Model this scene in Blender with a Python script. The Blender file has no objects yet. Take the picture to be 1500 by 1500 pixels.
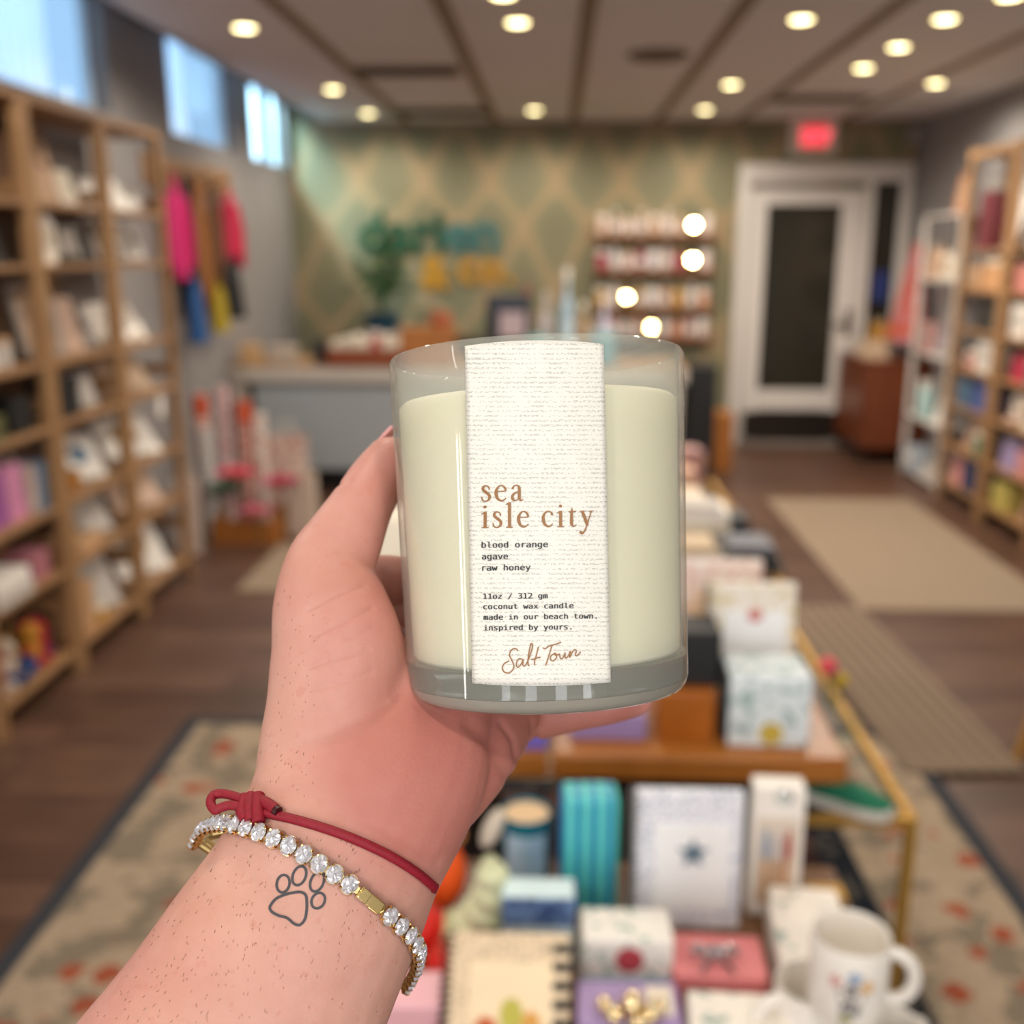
import bpy, bmesh, math, random
from math import sin, cos, pi, radians, hypot
from mathutils import Vector, Matrix, Euler
from mathutils.bvhtree import BVHTree
random.seed(7)
S = bpy.context.scene
COL = S.collection

# ------------------------------------------------------------------ camera, sky, big lights, exposure
cam_d = bpy.data.cameras.new('camera')
cam = bpy.data.objects.new('camera', cam_d); COL.objects.link(cam)
cam.location = (0, 0, 1.56)
cam.rotation_euler = (radians(90 - 14.2), 0, radians(2.37))
cam_d.sensor_width = 36; cam_d.lens = 36
cam_d.clip_start = 0.02
cam_d.dof.use_dof = True
cam_d.dof.focus_distance = 0.275
cam_d.dof.aperture_fstop = 7.4
S.camera = cam
CM = Matrix.Translation(cam.location) @ cam.rotation_euler.to_matrix().to_4x4()

S.view_settings.view_transform = 'Standard'
S.view_settings.look = 'None'
S.view_settings.gamma = 1
S.view_settings.use_curve_mapping = False
S.view_settings.exposure = 0.0
S.cycles.use_denoising = True
S.cycles.max_bounces = 8
S.cycles.transparent_max_bounces = 16
S.cycles.sample_clamp_indirect = 6
S.cycles.caustics_reflective = False
S.cycles.caustics_refractive = False

W = bpy.data.worlds.new('sky'); S.world = W; W.use_nodes = True
bg = W.node_tree.nodes['Background']
bg.inputs[0].default_value = (0.36, 0.60, 0.95, 1)
bg.inputs[1].default_value = 1.35

def area(name, loc, rot, sx, sy, power, color):
    d = bpy.data.lights.new(name, 'AREA'); d.shape = 'RECTANGLE'; d.size = sx; d.size_y = sy
    d.energy = power; d.color = color
    o = bpy.data.objects.new(name, d); COL.objects.link(o); o.location = loc; o.rotation_euler = rot
    return o
# daylight through the storefront glass behind the camera
for x_, p_ in ((-1.62, 13), (-.55, 13), (.55, 15), (1.65, 18)):
    area('storefront_daylight', (x_, -2.46, 1.55), (radians(92), 0, 0), .42, 2.1, p_, (1.0, 0.96, 0.90))
area('side_door_daylight', (-2.10, -.72, 1.15), (0, radians(-90), 0), 1.2, .07, 5.5, (1.0, 0.97, 0.92))
sk = bpy.data.lights.new('skylight', 'SPOT'); sk.energy = 800; sk.color = (.55, .85, 1.0); sk.spot_size = radians(60); sk.spot_blend = .8; sk.shadow_soft_size = .25  # added spot outside the farthest window, tints the back wall blue
sko = bpy.data.objects.new('skylight', sk); COL.objects.link(sko); sko.location = (-3.0, 7.5, 3.6)
sko.rotation_euler = (Vector((-1.7, 8.55, 2.1)) - Vector((-3.0, 7.5, 3.6))).to_track_quat('-Z', 'Y').to_euler()
LAMP_POWER = 41

# ------------------------------------------------------------------ helpers
def lin(h):
    h = h.lstrip('#'); r = [int(h[i:i+2], 16) / 255 for i in (0, 2, 4)]
    return tuple(x / 12.92 if x <= .04045 else ((x + .055) / 1.055) ** 2.4 for x in r) + (1,)
class NT:
    """small wrapper for building node trees"""
    def __init__(s, m): s.t = m.node_tree; s.n = s.t.nodes; s.b = s.n.get('Principled BSDF')
    def add(s, typ, **kw):
        n = s.n.new(typ)
        for k, v in kw.items(): setattr(n, k, v)
        return n
    def link(s, a, b): s.t.links.new(a, b)
    def val(s, sock, v):
        if hasattr(v, 'is_output') or isinstance(v, bpy.types.NodeSocket): s.link(v, sock)
        else: sock.default_value = v
    def math(s, op, a, b=None, c=None):
        n = s.add('ShaderNodeMath', operation=op); s.val(n.inputs[0], a)
        if b is not None: s.val(n.inputs[1], b)
        if c is not None: s.val(n.inputs[2], c)
        return n.outputs[0]
    def mix(s, f, a, b):
        n = s.add('ShaderNodeMix', data_type='RGBA'); s.val(n.inputs[0], f); s.val(n.inputs[6], a); s.val(n.inputs[7], b)
        return n.outputs[2]
    def xyz(s, out='Object'):
        t = s.add('ShaderNodeTexCoord'); p = s.add('ShaderNodeSeparateXYZ'); s.link(t.outputs[out], p.inputs[0])
        return t.outputs[out], p.outputs
    def noise(s, vec, scale, detail=3, rough=.5, col=False):
        n = s.add('ShaderNodeTexNoise'); s.link(vec, n.inputs['Vector']); n.inputs['Scale'].default_value = scale
        n.inputs['Detail'].default_value = detail; n.inputs['Roughness'].default_value = rough
        return n.outputs[1 if col else 0]
    def mapv(s, vec, scale=(1, 1, 1), loc=(0, 0, 0), rot=(0, 0, 0)):
        n = s.add('ShaderNodeMapping'); s.link(vec, n.inputs[0]); n.inputs['Scale'].default_value = scale
        n.inputs['Location'].default_value = loc; n.inputs['Rotation'].default_value = rot
        return n.outputs[0]
    def ramp(s, f, stops, interp='LINEAR'):
        n = s.add('ShaderNodeValToRGB'); s.val(n.inputs[0], f); r = n.color_ramp; r.interpolation = interp
        while len(r.elements) < len(stops): r.elements.new(.5)
        for e, (p, c) in zip(r.elements, stops): e.position = p; e.color = c
        return n.outputs[0]
    def bump(s, h, strength=.3, dist=.002):
        n = s.add('ShaderNodeBump'); s.val(n.inputs['Height'], h); n.inputs['Strength'].default_value = strength
        n.inputs['Distance'].default_value = dist; s.link(n.outputs[0], s.b.inputs['Normal'])
MC = {}
def mat(name, col='#888888', rough=.6, metal=0.0, vary=.12, scale=14, emit=0, spec=.5, build=None):
    if name in MC: return MC[name]
    m = bpy.data.materials.new(name); m.use_nodes = True; n = NT(m); b = n.b
    c = lin(col)
    b.inputs['Roughness'].default_value = rough; b.inputs['Metallic'].default_value = metal
    b.inputs['Specular IOR Level'].default_value = spec
    if emit:
        b.inputs['Emission Color'].default_value = c; b.inputs['Emission Strength'].default_value = emit
    if build: build(n, c)
    elif vary:
        v, _ = n.xyz(); f = n.noise(v, scale, 3)
        d = tuple(x * (1 - vary) for x in c[:3]) + (1,); e = tuple(min(1, x * (1 + vary)) for x in c[:3]) + (1,)
        n.link(n.mix(f, d, e), b.inputs['Base Color'])
    else: b.inputs['Base Color'].default_value = c
    MC[name] = m
    return m
def wood(name, col, dark, axis='Z', rough=.5, scale=9):
    def bld(n, c):
        v, _ = n.xyz()
        sc = {'X': (.12, 1, 1), 'Y': (1, .12, 1), 'Z': (1, 1, .12)}[axis]
        f = n.noise(n.mapv(v, sc), scale * 3, 4, .6)
        n.link(n.ramp(f, [(.3, lin(dark)), (.7, c)]), n.b.inputs['Base Color'])
    return mat(name, col, rough, build=bld)

class MB:
    """collects shapes and links them as ONE mesh object"""
    def __init__(s): s.v = []; s.f = []; s.mi = []; s.sm = []
    def _add(s, vs, fs, m=0):
        o = len(s.v); s.v += [tuple(x) for x in vs]
        for f in fs: s.f.append(tuple(i + o for i in f)); s.mi.append(m)
        return s
    def box(s, c, d, m=0, R=None):
        vs = []
        for z in (-.5, .5):
            for x, y in ((-.5, -.5), (.5, -.5), (.5, .5), (-.5, .5)):
                p = Vector((x * d[0], y * d[1], z * d[2]))
                if R: p = R @ p
                vs.append(p + Vector(c))
        return s._add(vs, [(3, 2, 1, 0), (4, 5, 6, 7), (0, 1, 5, 4), (1, 2, 6, 5), (2, 3, 7, 6), (3, 0, 4, 7)], m)
    def span(s, a, b, m=0):
        return s.box([(p + q) / 2 for p, q in zip(a, b)], [abs(q - p) for p, q in zip(a, b)], m)
    def lathe(s, prof, n=24, c=(0, 0, 0), m=0, ax=None, close=True):
        """prof: (r, z) from bottom to top, around z"""
        vs = []; R = ax
        for r, z in prof:
            for k in range(n):
                p = Vector((r * cos(2 * pi * k / n), r * sin(2 * pi * k / n), z))
                vs.append((R @ p if R else p) + Vector(c))
        fs = []
        for i in range(len(prof) - 1):
            for k in range(n):
                a, b = i * n + k, i * n + (k + 1) % n
                fs.append((a, b, b + n, a + n))
        if close:
            if prof[0][0] > 1e-6: fs.append(tuple(range(n))[::-1])
            if prof[-1][0] > 1e-6: fs.append(tuple(range((len(prof) - 1) * n, len(prof) * n)))
        return s._add(vs, fs, m)
    def tube(s, pts, r, n=10, m=0, closed=False, flat=1.0, up=None):
        """round (or flattened) tube along points; r is a number or a list"""
        P = [Vector(p) for p in pts]; N = len(P); rs = r if isinstance(r, (list, tuple)) else [r] * N
        vs = []; prev = None
        for i in range(N):
            if closed: t = P[(i + 1) % N] - P[i - 1]
            else: t = P[min(i + 1, N - 1)] - P[max(i - 1, 0)]
            t.normalize()
            if up is not None: a = Vector(up).cross(t)
            elif prev is None:
                a = t.cross(Vector((0, 0, 1)))
                if a.length < .1: a = t.cross(Vector((1, 0, 0)))
            else: a = prev - t * prev.dot(t)
            a.normalize(); b = t.cross(a); prev = a
            for k in range(n):
                w = 2 * pi * k / n
                vs.append(P[i] + a * cos(w) * rs[i] + b * sin(w) * rs[i] * flat)
        fs = []
        for i in range(N if closed else N - 1):
            for k in range(n):
                j = (i + 1) % N
                fs.append((i * n + k, i * n + (k + 1) % n, j * n + (k + 1) % n, j * n + k))
        if not closed: fs += [tuple(range(n))[::-1], tuple(range((N - 1) * n, N * n))]
        return s._add(vs, fs, m)
    def ball(s, c, r, m=0, n=14, R=None):
        rx, ry, rz = (r, r, r) if not isinstance(r, (tuple, list)) else r
        vs = []; k2 = n // 2
        for i in range(1, k2):
            for k in range(n):
                a, b = pi * i / k2, 2 * pi * k / n
                p = Vector((rx * sin(a) * cos(b), ry * sin(a) * sin(b), -rz * cos(a)))
                vs.append((R @ p if R else p) + Vector(c))
        lo, hi = Vector((0, 0, -rz)), Vector((0, 0, rz))
        vs += [(R @ lo if R else lo) + Vector(c), (R @ hi if R else hi) + Vector(c)]
        fs = []; M = (k2 - 1) * n
        for i in range(k2 - 2):
            for k in range(n): fs.append((i * n + k, i * n + (k + 1) % n, (i + 1) * n + (k + 1) % n, (i + 1) * n + k))
        for k in range(n): fs += [(M, (k + 1) % n, k), (M + 1, (k2 - 2) * n + k, (k2 - 2) * n + (k + 1) % n)]
        return s._add(vs, fs, m)
    def prism(s, poly, z0, z1, m=0, R=None, c=(0, 0, 0)):
        n = len(poly); vs = []
        for z in (z0, z1):
            for x, y in poly:
                p = Vector((x, y, z)); vs.append((R @ p if R else p) + Vector(c))
        fs = [tuple(range(n))[::-1], tuple(range(n, 2 * n))] + [(i, (i + 1) % n, (i + 1) % n + n, i + n) for i in range(n)]
        return s._add(vs, fs, m)
    def obj(s, name, mats, parent=None, loc=None, rot=None, bev=0, smooth=True, ang=38):
        me = bpy.data.meshes.new(name); me.from_pydata(s.v, [], s.f)
        for i, p in enumerate(me.polygons): p.material_index = s.mi[i]
        for m in (mats if isinstance(mats, (list, tuple)) else [mats]): me.materials.append(m)
        bm = bmesh.new(); bm.from_mesh(me); bmesh.ops.recalc_face_normals(bm, faces=bm.faces); bm.to_mesh(me); bm.free()
        if smooth: me.shade_smooth(); me.set_sharp_from_angle(angle=radians(ang))
        o = bpy.data.objects.new(name, me); COL.objects.link(o)
        if parent: o.parent = parent
        if loc: o.location = loc
        if rot: o.rotation_euler = rot
        if bev:
            b = o.modifiers.new('edge', 'BEVEL'); b.width = bev; b.segments = 2; b.limit_method = 'ANGLE'
        return o
def tag(o, label, cat, group=None, kind=None):
    if label: o['label'] = label
    if cat: o['category'] = cat
    if group: o['group'] = group
    if kind: o['kind'] = kind
    return o
def thing(name, label, cat, loc=(0, 0, 0), rz=0, group=None):
    o = bpy.data.objects.new(name, None); COL.objects.link(o); o.empty_display_size = .05
    o.location = loc; o.rotation_euler = (0, 0, rz)
    return tag(o, label, cat, group)
def struct(o): o['kind'] = 'structure'; return o
def dup(root, loc, rz=None, label=None, group=None):
    r = root.copy(); COL.objects.link(r); r.location = loc
    if rz is not None: r.rotation_euler = (0, 0, rz)
    if label: r['label'] = label
    if group: r['group'] = group
    for ch in list(root.children):
        c = ch.copy(); COL.objects.link(c); c.parent = r
        for g in ch.children:
            d = g.copy(); COL.objects.link(d); d.parent = c
    return r
def RX(a): return Matrix.Rotation(a, 3, 'X')
def RY(a): return Matrix.Rotation(a, 3, 'Y')
def RZ(a): return Matrix.Rotation(a, 3, 'Z')

# ------------------------------------------------------------------ materials
def m_floor(n, c):
    v, _ = n.xyz()
    b = n.add('ShaderNodeTexBrick'); n.link(v, b.inputs['Vector'])
    b.offset = .37; b.inputs['Scale'].default_value = 1; b.inputs['Brick Width'].default_value = 1.2
    b.inputs['Row Height'].default_value = .15; b.inputs['Mortar Size'].default_value = .002
    b.inputs['Color1'].default_value = lin('#53382a'); b.inputs['Color2'].default_value = lin('#6e5040'); b.inputs['Mortar'].default_value = lin('#23160f')
    g = n.noise(n.mapv(v, (.9, 9, 1)), 3.5, 5, .6)
    k = n.ramp(g, [(.3, (.5, .48, .46, 1)), (.7, (1.15, 1.1, 1.05, 1))])
    mx = n.add('ShaderNodeMix', data_type='RGBA', blend_type='MULTIPLY'); mx.inputs[0].default_value = 1
    n.link(b.outputs[0], mx.inputs[6]); n.link(k, mx.inputs[7]); n.link(mx.outputs[2], n.b.inputs['Base Color'])
def m_paper(n, c):   # ogee wallpaper
    v, p = n.xyz()
    X = n.math('MULTIPLY', p[0], 2 * pi / .53); Z = n.math('MULTIPLY', p[2], 2 * pi / .86)
    f = n.math('ADD', n.math('COSINE', X), n.math('COSINE', Z))
    f = n.math('ADD', f, n.math('MULTIPLY', n.math('SINE', n.math('MULTIPLY', Z, 2)), .16))
    a = n.math('ABSOLUTE', f)
    tone = n.ramp(n.math('MULTIPLY', a, .5), [(0.0, lin('#a88f6c')), (.14, lin('#9b8866')), (.30, lin('#878060')), (.62, lin('#807a5d')), (1, lin('#7a755a'))])
    n.link(n.mix(n.math('MULTIPLY', n.noise(v, 30), .25), tone, lin('#6c6a50')), n.b.inputs['Base Color'])
def m_rug(n, c):
    v, p = n.xyz()
    dx = n.math('SUBTRACT', 1.215, n.math('ABSOLUTE', p[0])); dy = n.math('SUBTRACT', 1.45, n.math('ABSOLUTE', p[1]))
    d = n.math('MINIMUM', dx, dy)
    base = n.mix(n.noise(v, 45, 4), lin('#8f7c68'), lin('#b8a38a'))
    leaf = n.math('GREATER_THAN', n.noise(n.mapv(v, (1, 1, 1), (3, 1, 0)), 7.5, 3, .6), .53)
    base = n.mix(n.math('MULTIPLY', leaf, .55), base, lin('#57524a'))
    vo = n.add('ShaderNodeTexVoronoi'); n.link(v, vo.inputs['Vector']); vo.inputs['Scale'].default_value = 9
    fl = n.math('LESS_THAN', n.math('ADD', vo.outputs['Distance'], n.math('MULTIPLY', n.noise(v, 60), .3)), .44)
    big = n.math('GREATER_THAN', n.noise(n.mapv(v, (1, 1, 1), (0, 7, 0)), 3.2, 1), .45)
    fl = n.math('MULTIPLY', fl, big)
    base = n.mix(fl, base, lin('#9a4f38'))
    field = n.mix(n.math('GREATER_THAN', n.noise(v, 14, 2), .55), lin('#33201d'), lin('#5b3a35'))
    band = n.mix(n.math('GREATER_THAN', n.noise(v, 22, 1), .58), lin('#1d2027'), lin('#4f4a42'))
    c1 = n.mix(n.math('GREATER_THAN', d, .055), lin('#3c3d42'), base)
    c2 = n.mix(n.math('GREATER_THAN', d, .38), c1, band)
    c3 = n.mix(n.math('GREATER_THAN', d, .475), c2, field)
    n.link(c3, n.b.inputs['Base Color']); n.bump(n.noise(v, 400, 2), .5, .003)
def m_stripe_rug(n, c):
    v, p = n.xyz()
    w = n.math('SINE', n.math('MULTIPLY', p[0], 120))
    n.link(n.mix(n.math('ADD', .5, n.math('MULTIPLY', w, .5)), lin('#6e5d4e'), lin('#8c7968')), n.b.inputs['Base Color'])
def m_jute(n, c):
    v, p = n.xyz()
    n.link(n.mix(n.noise(v, 60, 4, .7), lin('#7d6c5a'), lin('#a8947e')), n.b.inputs['Base Color']); n.bump(n.noise(v, 250, 2), .6, .004)
def m_glass(n, c):    # clear thin glass
    t = n.add('ShaderNodeBsdfTransparent'); t.inputs[0].default_value = c
    g = n.add('ShaderNodeBsdfGlossy'); g.inputs['Roughness'].default_value = .12; g.inputs['Color'].default_value = (1, 1, 1, 1)
    lw = n.add('ShaderNodeLayerWeight'); lw.inputs[0].default_value = .5
    mx = n.add('ShaderNodeMixShader'); n.link(n.math('ADD', n.math('MULTIPLY', n.math('POWER', lw.outputs['Facing'], 5), .9), .04), mx.inputs[0]); n.link(t.outputs[0], mx.inputs[1]); n.link(g.outputs[0], mx.inputs[2])
    n.link(mx.outputs[0], n.n['Material Output'].inputs[0])
def m_sheer(n, c):
    t = n.add('ShaderNodeBsdfTranslucent'); t.inputs[0].default_value = c
    d = n.add('ShaderNodeBsdfTransparent'); mx = n.add('ShaderNodeMixShader'); mx.inputs[0].default_value = .2
    df = n.add('ShaderNodeBsdfDiffuse'); df.inputs[0].default_value = c; ad = n.add('ShaderNodeAddShader'); n.link(t.outputs[0], ad.inputs[0]); n.link(df.outputs[0], ad.inputs[1])
    n.link(ad.outputs[0], mx.inputs[1]); n.link(d.outputs[0], mx.inputs[2]); n.link(mx.outputs[0], n.n['Material Output'].inputs[0])
def m_clear(n, c):    # coated display glass
    t = n.add('ShaderNodeBsdfTransparent'); t.inputs[0].default_value = (.95, .97, .96, 1)
    g = n.add('ShaderNodeBsdfGlossy'); g.inputs['Roughness'].default_value = .3
    mx = n.add('ShaderNodeMixShader'); mx.inputs[0].default_value = .004
    n.link(t.outputs[0], mx.inputs[1]); n.link(g.outputs[0], mx.inputs[2]); n.link(mx.outputs[0], n.n['Material Output'].inputs[0])
FLOOR = mat('floor_planks', rough=.42, build=m_floor)
PAPER = mat('ogee_wallpaper', rough=.7, build=m_paper)
RUG = mat('floral_rug', rough=.95, spec=.1, build=m_rug)
RUNNER = mat('ribbed_runner', rough=.95, spec=.1, build=m_stripe_rug)
JUTE = mat('jute', rough=.95, spec=.1, build=m_jute)
GLASS = mat('clear_glass', '#fafdfb', build=m_glass)
BLUEGLASS = mat('bluish_glass', '#cfe6f0', build=m_clear)
SHEER = mat('sheer_curtain', '#f4fbff', build=m_sheer)
WALLP = mat('grey_wall_paint', '#8f8a88', .8, vary=.04, scale=3)
WHITEP = mat('white_paint', '#d8d0c8', .45, vary=.03)
CEIL = mat('ceiling_panel', '#e2e2e5', .85, vary=.05, scale=2)
BATTEN = mat('ceiling_batten', '#8d7b66', .7)
DARKM = mat('dark_metal', '#2a2622', .5)
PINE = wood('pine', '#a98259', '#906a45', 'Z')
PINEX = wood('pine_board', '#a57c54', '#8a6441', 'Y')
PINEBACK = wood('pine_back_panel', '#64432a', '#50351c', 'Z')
ORANGEW = wood('honey_wood', '#b8742f', '#9a5a20', 'X', .35)
DARKW = wood('dark_stained_wood', '#2c1c14', '#1a100b', 'X', .4)
TEAK = wood('teak', '#7a3d1e', '#5d2a12', 'Z', .4)
BRASS = mat('brass', '#b58a3e', .55, .6, vary=.1)
GOLD = mat('bright_gold', '#f0d592', .16, 1.0, vary=.05)
BLACK = mat('black', '#101012', .5)
CREAM = mat('cream_card', '#e8dcc8', .7)
WHITEC = mat('white_card', '#f0e9e0', .6, vary=.05)

# ------------------------------------------------------------------ the room
XL, XR, YB, ZC, YF = -2.14, 2.81, 8.55, 2.56, -2.4
def mk(name, mats, *spans, bev=0, parent=None):
    b = MB()
    for s_ in spans: b.span(*s_)
    return b.obj(name, mats, parent, bev=bev)
struct(mk('floor', FLOOR, ((XL - .1, YF - .1, -.1), (XR + .1, YB + .1, 0))))
struct(mk('wall_back', PAPER, ((XL - .1, YB, 0), (XR + .1, YB + .1, 3.0))))
struct(mk('wall_right', WALLP, ((XR, YF, 0), (XR + .1, YB, 3.0))))
WIN = [(2.95, 5.14), (5.97, 7.17), (7.56, 8.48)]
sp = [((XL - .12, YF, 0), (XL, YB, 2.21)), ((XL - .12, YF, 2.78), (XL, YB, 3.0))]
ys = [YF] + [q for w in WIN for q in w] + [YB]
for i in range(0, len(ys), 2): sp.append(((XL - .12, ys[i], 2.21), (XL, ys[i + 1], 2.78)))
struct(mk('wall_left', WALLP, *sp))
SLASH = mat('window_frame_white', '#dfe8ee', .4, vary=.02)
for i, (a, b_) in enumerate(WIN):
    f = struct(mk('window_%d' % (i + 1), SLASH, ((XL - .11, a, 2.21), (XL - .07, a + .05, 2.78)), ((XL - .11, b_ - .03, 2.21), (XL - .07, b_, 2.78)),
              ((XL - .11, a, 2.21), (XL - .07, b_, 2.235)), ((XL - .11, a, 2.755), (XL - .07, b_, 2.78)), ((XL - .105, a + (b_ - a) * .30, 2.21), (XL - .075, a + (b_ - a) * .30 + .03, 2.78))))
    mk('pane', GLASS, ((XL - .092, a + .03, 2.23), (XL - .088, b_ - .03, 2.76)), parent=f)
    cu = MB(); n = 26
    for k in range(n):
        ca, cw_ = (4.18, .46) if i == 0 else (a + .05, (b_ - a) * .27); y0 = ca + cw_ * k / n; y1 = ca + cw_ * (k + 1) / n
        x0 = XL - .05 + .012 * sin(k * 1.3); x1 = XL - .05 + .012 * sin((k + 1) * 1.3)
        cu._add([(x0, y0, 2.215), (x1, y1, 2.215), (x1, y1, 2.77), (x0, y0, 2.77)], [(0, 1, 2, 3)])
    tag(cu.obj('sheer_curtain', SHEER), 'white sheer curtain gathered ' + ('in the middle of the nearest high window', 'at the near end of the middle high window', 'at the near end of the farthest high window')[i], 'curtain')
# suspended ceiling, a light well in front of the windows, roof deck above
struct(mk('ceiling', CEIL, ((-1.87, YF, ZC), (XR, YB, ZC + .04)), ((-1.87, YF, ZC), (-1.84, YB, 2.84)), ((XL - .1, YF, 2.82), (-1.85, YB, 2.86))))
k = 0
for x in (-1.17, -.485, .13, .775, 1.405, 2.2):
    k += 1; struct(mk('trim_%d' % k, BATTEN, ((x - .035, YF, ZC - .006), (x + .035, YB, ZC + .002))))
k += 1; struct(mk('trim_%d' % k, BATTEN, ((-1.87, 8.5, ZC - .035), (XR, YB, ZC))))
# storefront wall behind the viewer, with glass between mullions
fw = [((XL, YF - .1, 0), (XR, YF, .35)), ((XL, YF - .1, 2.65), (XR, YF, 3.0))]
for x0, x1 in ((XL, -1.85), (-1.39, -.78), (-.32, .32), (.78, 1.42), (1.88, XR)): fw.append(((x0, YF - .1, .35), (x1, YF, 2.65)))
struct(mk('wall_front', WHITEP, *fw))
# baseboards
struct(mk('baseboard_back', WHITEP, ((XL, YB - .02, 0), (1.42, YB, .12))))
struct(mk('baseboard_left', WALLP, ((XL, YF, 0), (XL + .015, YB, .1))))
struct(mk('baseboard_right', WALLP, ((XR - .015, YF, 0), (XR, YB, .1))))

# door with glass panel, transom bar and side light
DARKG = mat('dark_door_glass', '#2c2a22', .12, vary=.1, scale=2)
door = struct(mk('door_1', WHITEP, ((1.44, YB - .05, 0), (1.53, YB, 2.10)), ((2.44, YB - .05, 0), (2.50, YB, 2.10)), ((2.70, YB - .05, 0), (2.79, YB, 2.10)),
          ((1.44, YB - .05, 2.10), (2.79, YB, 2.24)), bev=.004))
mk('door_leaf', WHITEP, ((1.54, YB - .045, .05), (1.67, YB - .01, 2.04)), ((2.25, YB - .045, .05), (2.43, YB - .01, 2.04)),
   ((1.67, YB - .045, 1.93), (2.25, YB - .01, 2.04)), ((1.67, YB - .045, .30), (2.25, YB - .01, .47)), parent=door, bev=.004)
mk('pane', DARKG, ((1.67, YB - .03, .47), (2.25, YB - .02, 1.93)), parent=door)
mk('kick_plate', mat('dark_bronze', '#332b26', .3, .6), ((1.56, YB - .05, .06), (2.41, YB - .044, .29)), parent=door)
mk('threshold', mat('threshold_grey', '#8a7f76', .5), ((1.53, YB - .06, 0), (2.44, YB - .01, .04)), parent=door)
mk('side_light', DARKG, ((2.50, YB - .03, .1), (2.70, YB - .02, 2.10)), parent=door)
hb = MB(); hb.box((2.36, YB - .052, 1.02), (.05, .012, .2)); hb.tube([(2.36, YB - .05, 1.0), (2.36, YB - .1, 1.0), (2.24, YB - .1, 1.0)], .012)
hb.obj('door_handle', mat('steel', '#6d6963', .3, .9), door)
mk('transom_panel', mat('transom_grey', '#9a8f88', .5), ((1.60, YB - .048, 2.055), (2.1, YB - .04, 2.095)), parent=door)

# exit sign
REDL = mat('exit_letters', '#ff6a78', emit=1.0, vary=0)
ex = thing('exit_sign', 'white exit sign with glowing red panel above the glass door', 'sign', (1.99, YB, 2.43))
mk('housing', mat('exit_housing', '#e4d8c8', .4), ((-.18, -.06, -.125), (.18, 0, .12)), parent=ex, bev=.006)
mk('lit_panel', mat('exit_glow', '#ff3040', emit=.55, vary=0), ((-.105, -.063, -.075), (.105, -.059, .085)), parent=ex)
def textmesh(body, size, font=None, ext=0, bold=0, sp=1.0):
    cu = bpy.data.curves.new('text', 'FONT'); cu.body = body; cu.size = size; cu.extrude = ext; cu.offset = bold; cu.space_character = sp
    cu.resolution_u = 4
    if font: cu.font = font
    o = bpy.data.objects.new('text', cu); COL.objects.link(o)
    dg = bpy.context.evaluated_depsgraph_get(); me = bpy.data.meshes.new_from_object(o.evaluated_get(dg))
    bpy.data.objects.remove(o); return me
def textobj(name, body, size, m, loc, rot, parent=None, ext=.002, bold=0, sp=1.0):
    me = textmesh(body, size, None, ext, bold, sp); me.materials.clear(); me.materials.append(m)
    o = bpy.data.objects.new(name, me); COL.objects.link(o); o.location = loc; o.rotation_euler = rot
    if parent: o.parent = parent
    return o
textobj('exit_lettering', 'EXIT', .115, REDL, (-.096, -.066, -.035), (pi / 2, 0, 0), ex, .002, .006)

# shop sign
GREENL = mat('sign_green', '#0f4a30', .45); GREENLIT = mat('sign_teal', '#3a6a66', .4); YELL = mat('sign_yellow', '#b8841a', .45)
sg = thing('shop_sign', 'raised green and yellow lettering on the patterned back wall', 'sign', (-1.6, YB, 1.5))
textobj('green_lettering', 'dari', .46, GREENL, (0, -.012, .075), (pi / 2, 0, 0), sg, .012, .014, 1.0)
textobj('teal_lettering', 'en', .46, GREENLIT, (.70, -.012, .075), (pi / 2, 0, 0), sg, .012, .014, 1.0)  # same green word; window light on its end put into the paler colour
textobj('ampersand_lettering', '&', .36, YELL, (.50, -.012, -.215), (pi / 2, 0, 0), sg, .012, .012)
textobj('yellow_lettering', 'co.', .36, YELL, (.80, -.012, -.17), (pi / 2, 0, 0), sg, .012, .012, 1.1)

# recessed lamps
LENS = mat('lamp_lens', '#ffedb0', emit=9, vary=0); RING = mat('lamp_ring', '#d8c9a8', .5)
LP = [(-1.43, 5.02), (-.18, 4.96), (1.07, 4.95), (1.70, 4.97), (1.70, 5.60), (1.70, 6.2), (2.29, 6.75), (1.06, 6.75), (1.06, 7.88), (-1.41, 6.84), (-1.39, 7.97), (-.165, 7.87), (-.22, 4.45), (1.80, 4.55)]
LN = ['above the first shelving bays on the left', 'in the centre of the nearer row', 'in the nearer row, above the jute rug', 'in the nearer row by the right wall', 'second of the line running back by the right shelving', 'third of the line running back by the right shelving',
      'rightmost, above the white shelf', 'in the middle row, between panel seams right of centre', 'in the back row, near the exit sign', 'in the middle row, above the clothes board', 'in the back row, above the plant and sign', 'in the back row, above the counter centre', 'cut by the top edge at the centre', 'cut by the top edge near the right corner']
def lamp(x, y, where, power=LAMP_POWER):
    t = thing('ceiling_light', 'round recessed ceiling light ' + where, 'light', (x, y, ZC), 0, 'recessed ceiling lights')
    MB().lathe([(.062, 0), (.066, -.007), (.052, -.007), (.047, -.002)], 28, close=False).obj('trim_ring', RING, t)
    MB().lathe([(.047, -.002), (.04, -.009), (.0, -.012)], 28, close=False).obj('lens', LENS, t)
    d = bpy.data.lights.new('lamp', 'SPOT'); d.energy = power; d.color = (1, .92, .80); d.spot_size = radians(172); d.spot_blend = .6; d.shadow_soft_size = .05
    o = bpy.data.objects.new('lamp', d); COL.objects.link(o); o.parent = t; o.location = (0, 0, -.03)
for (x, y), w_ in zip(LP, LN): lamp(x, y, w_)
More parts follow.
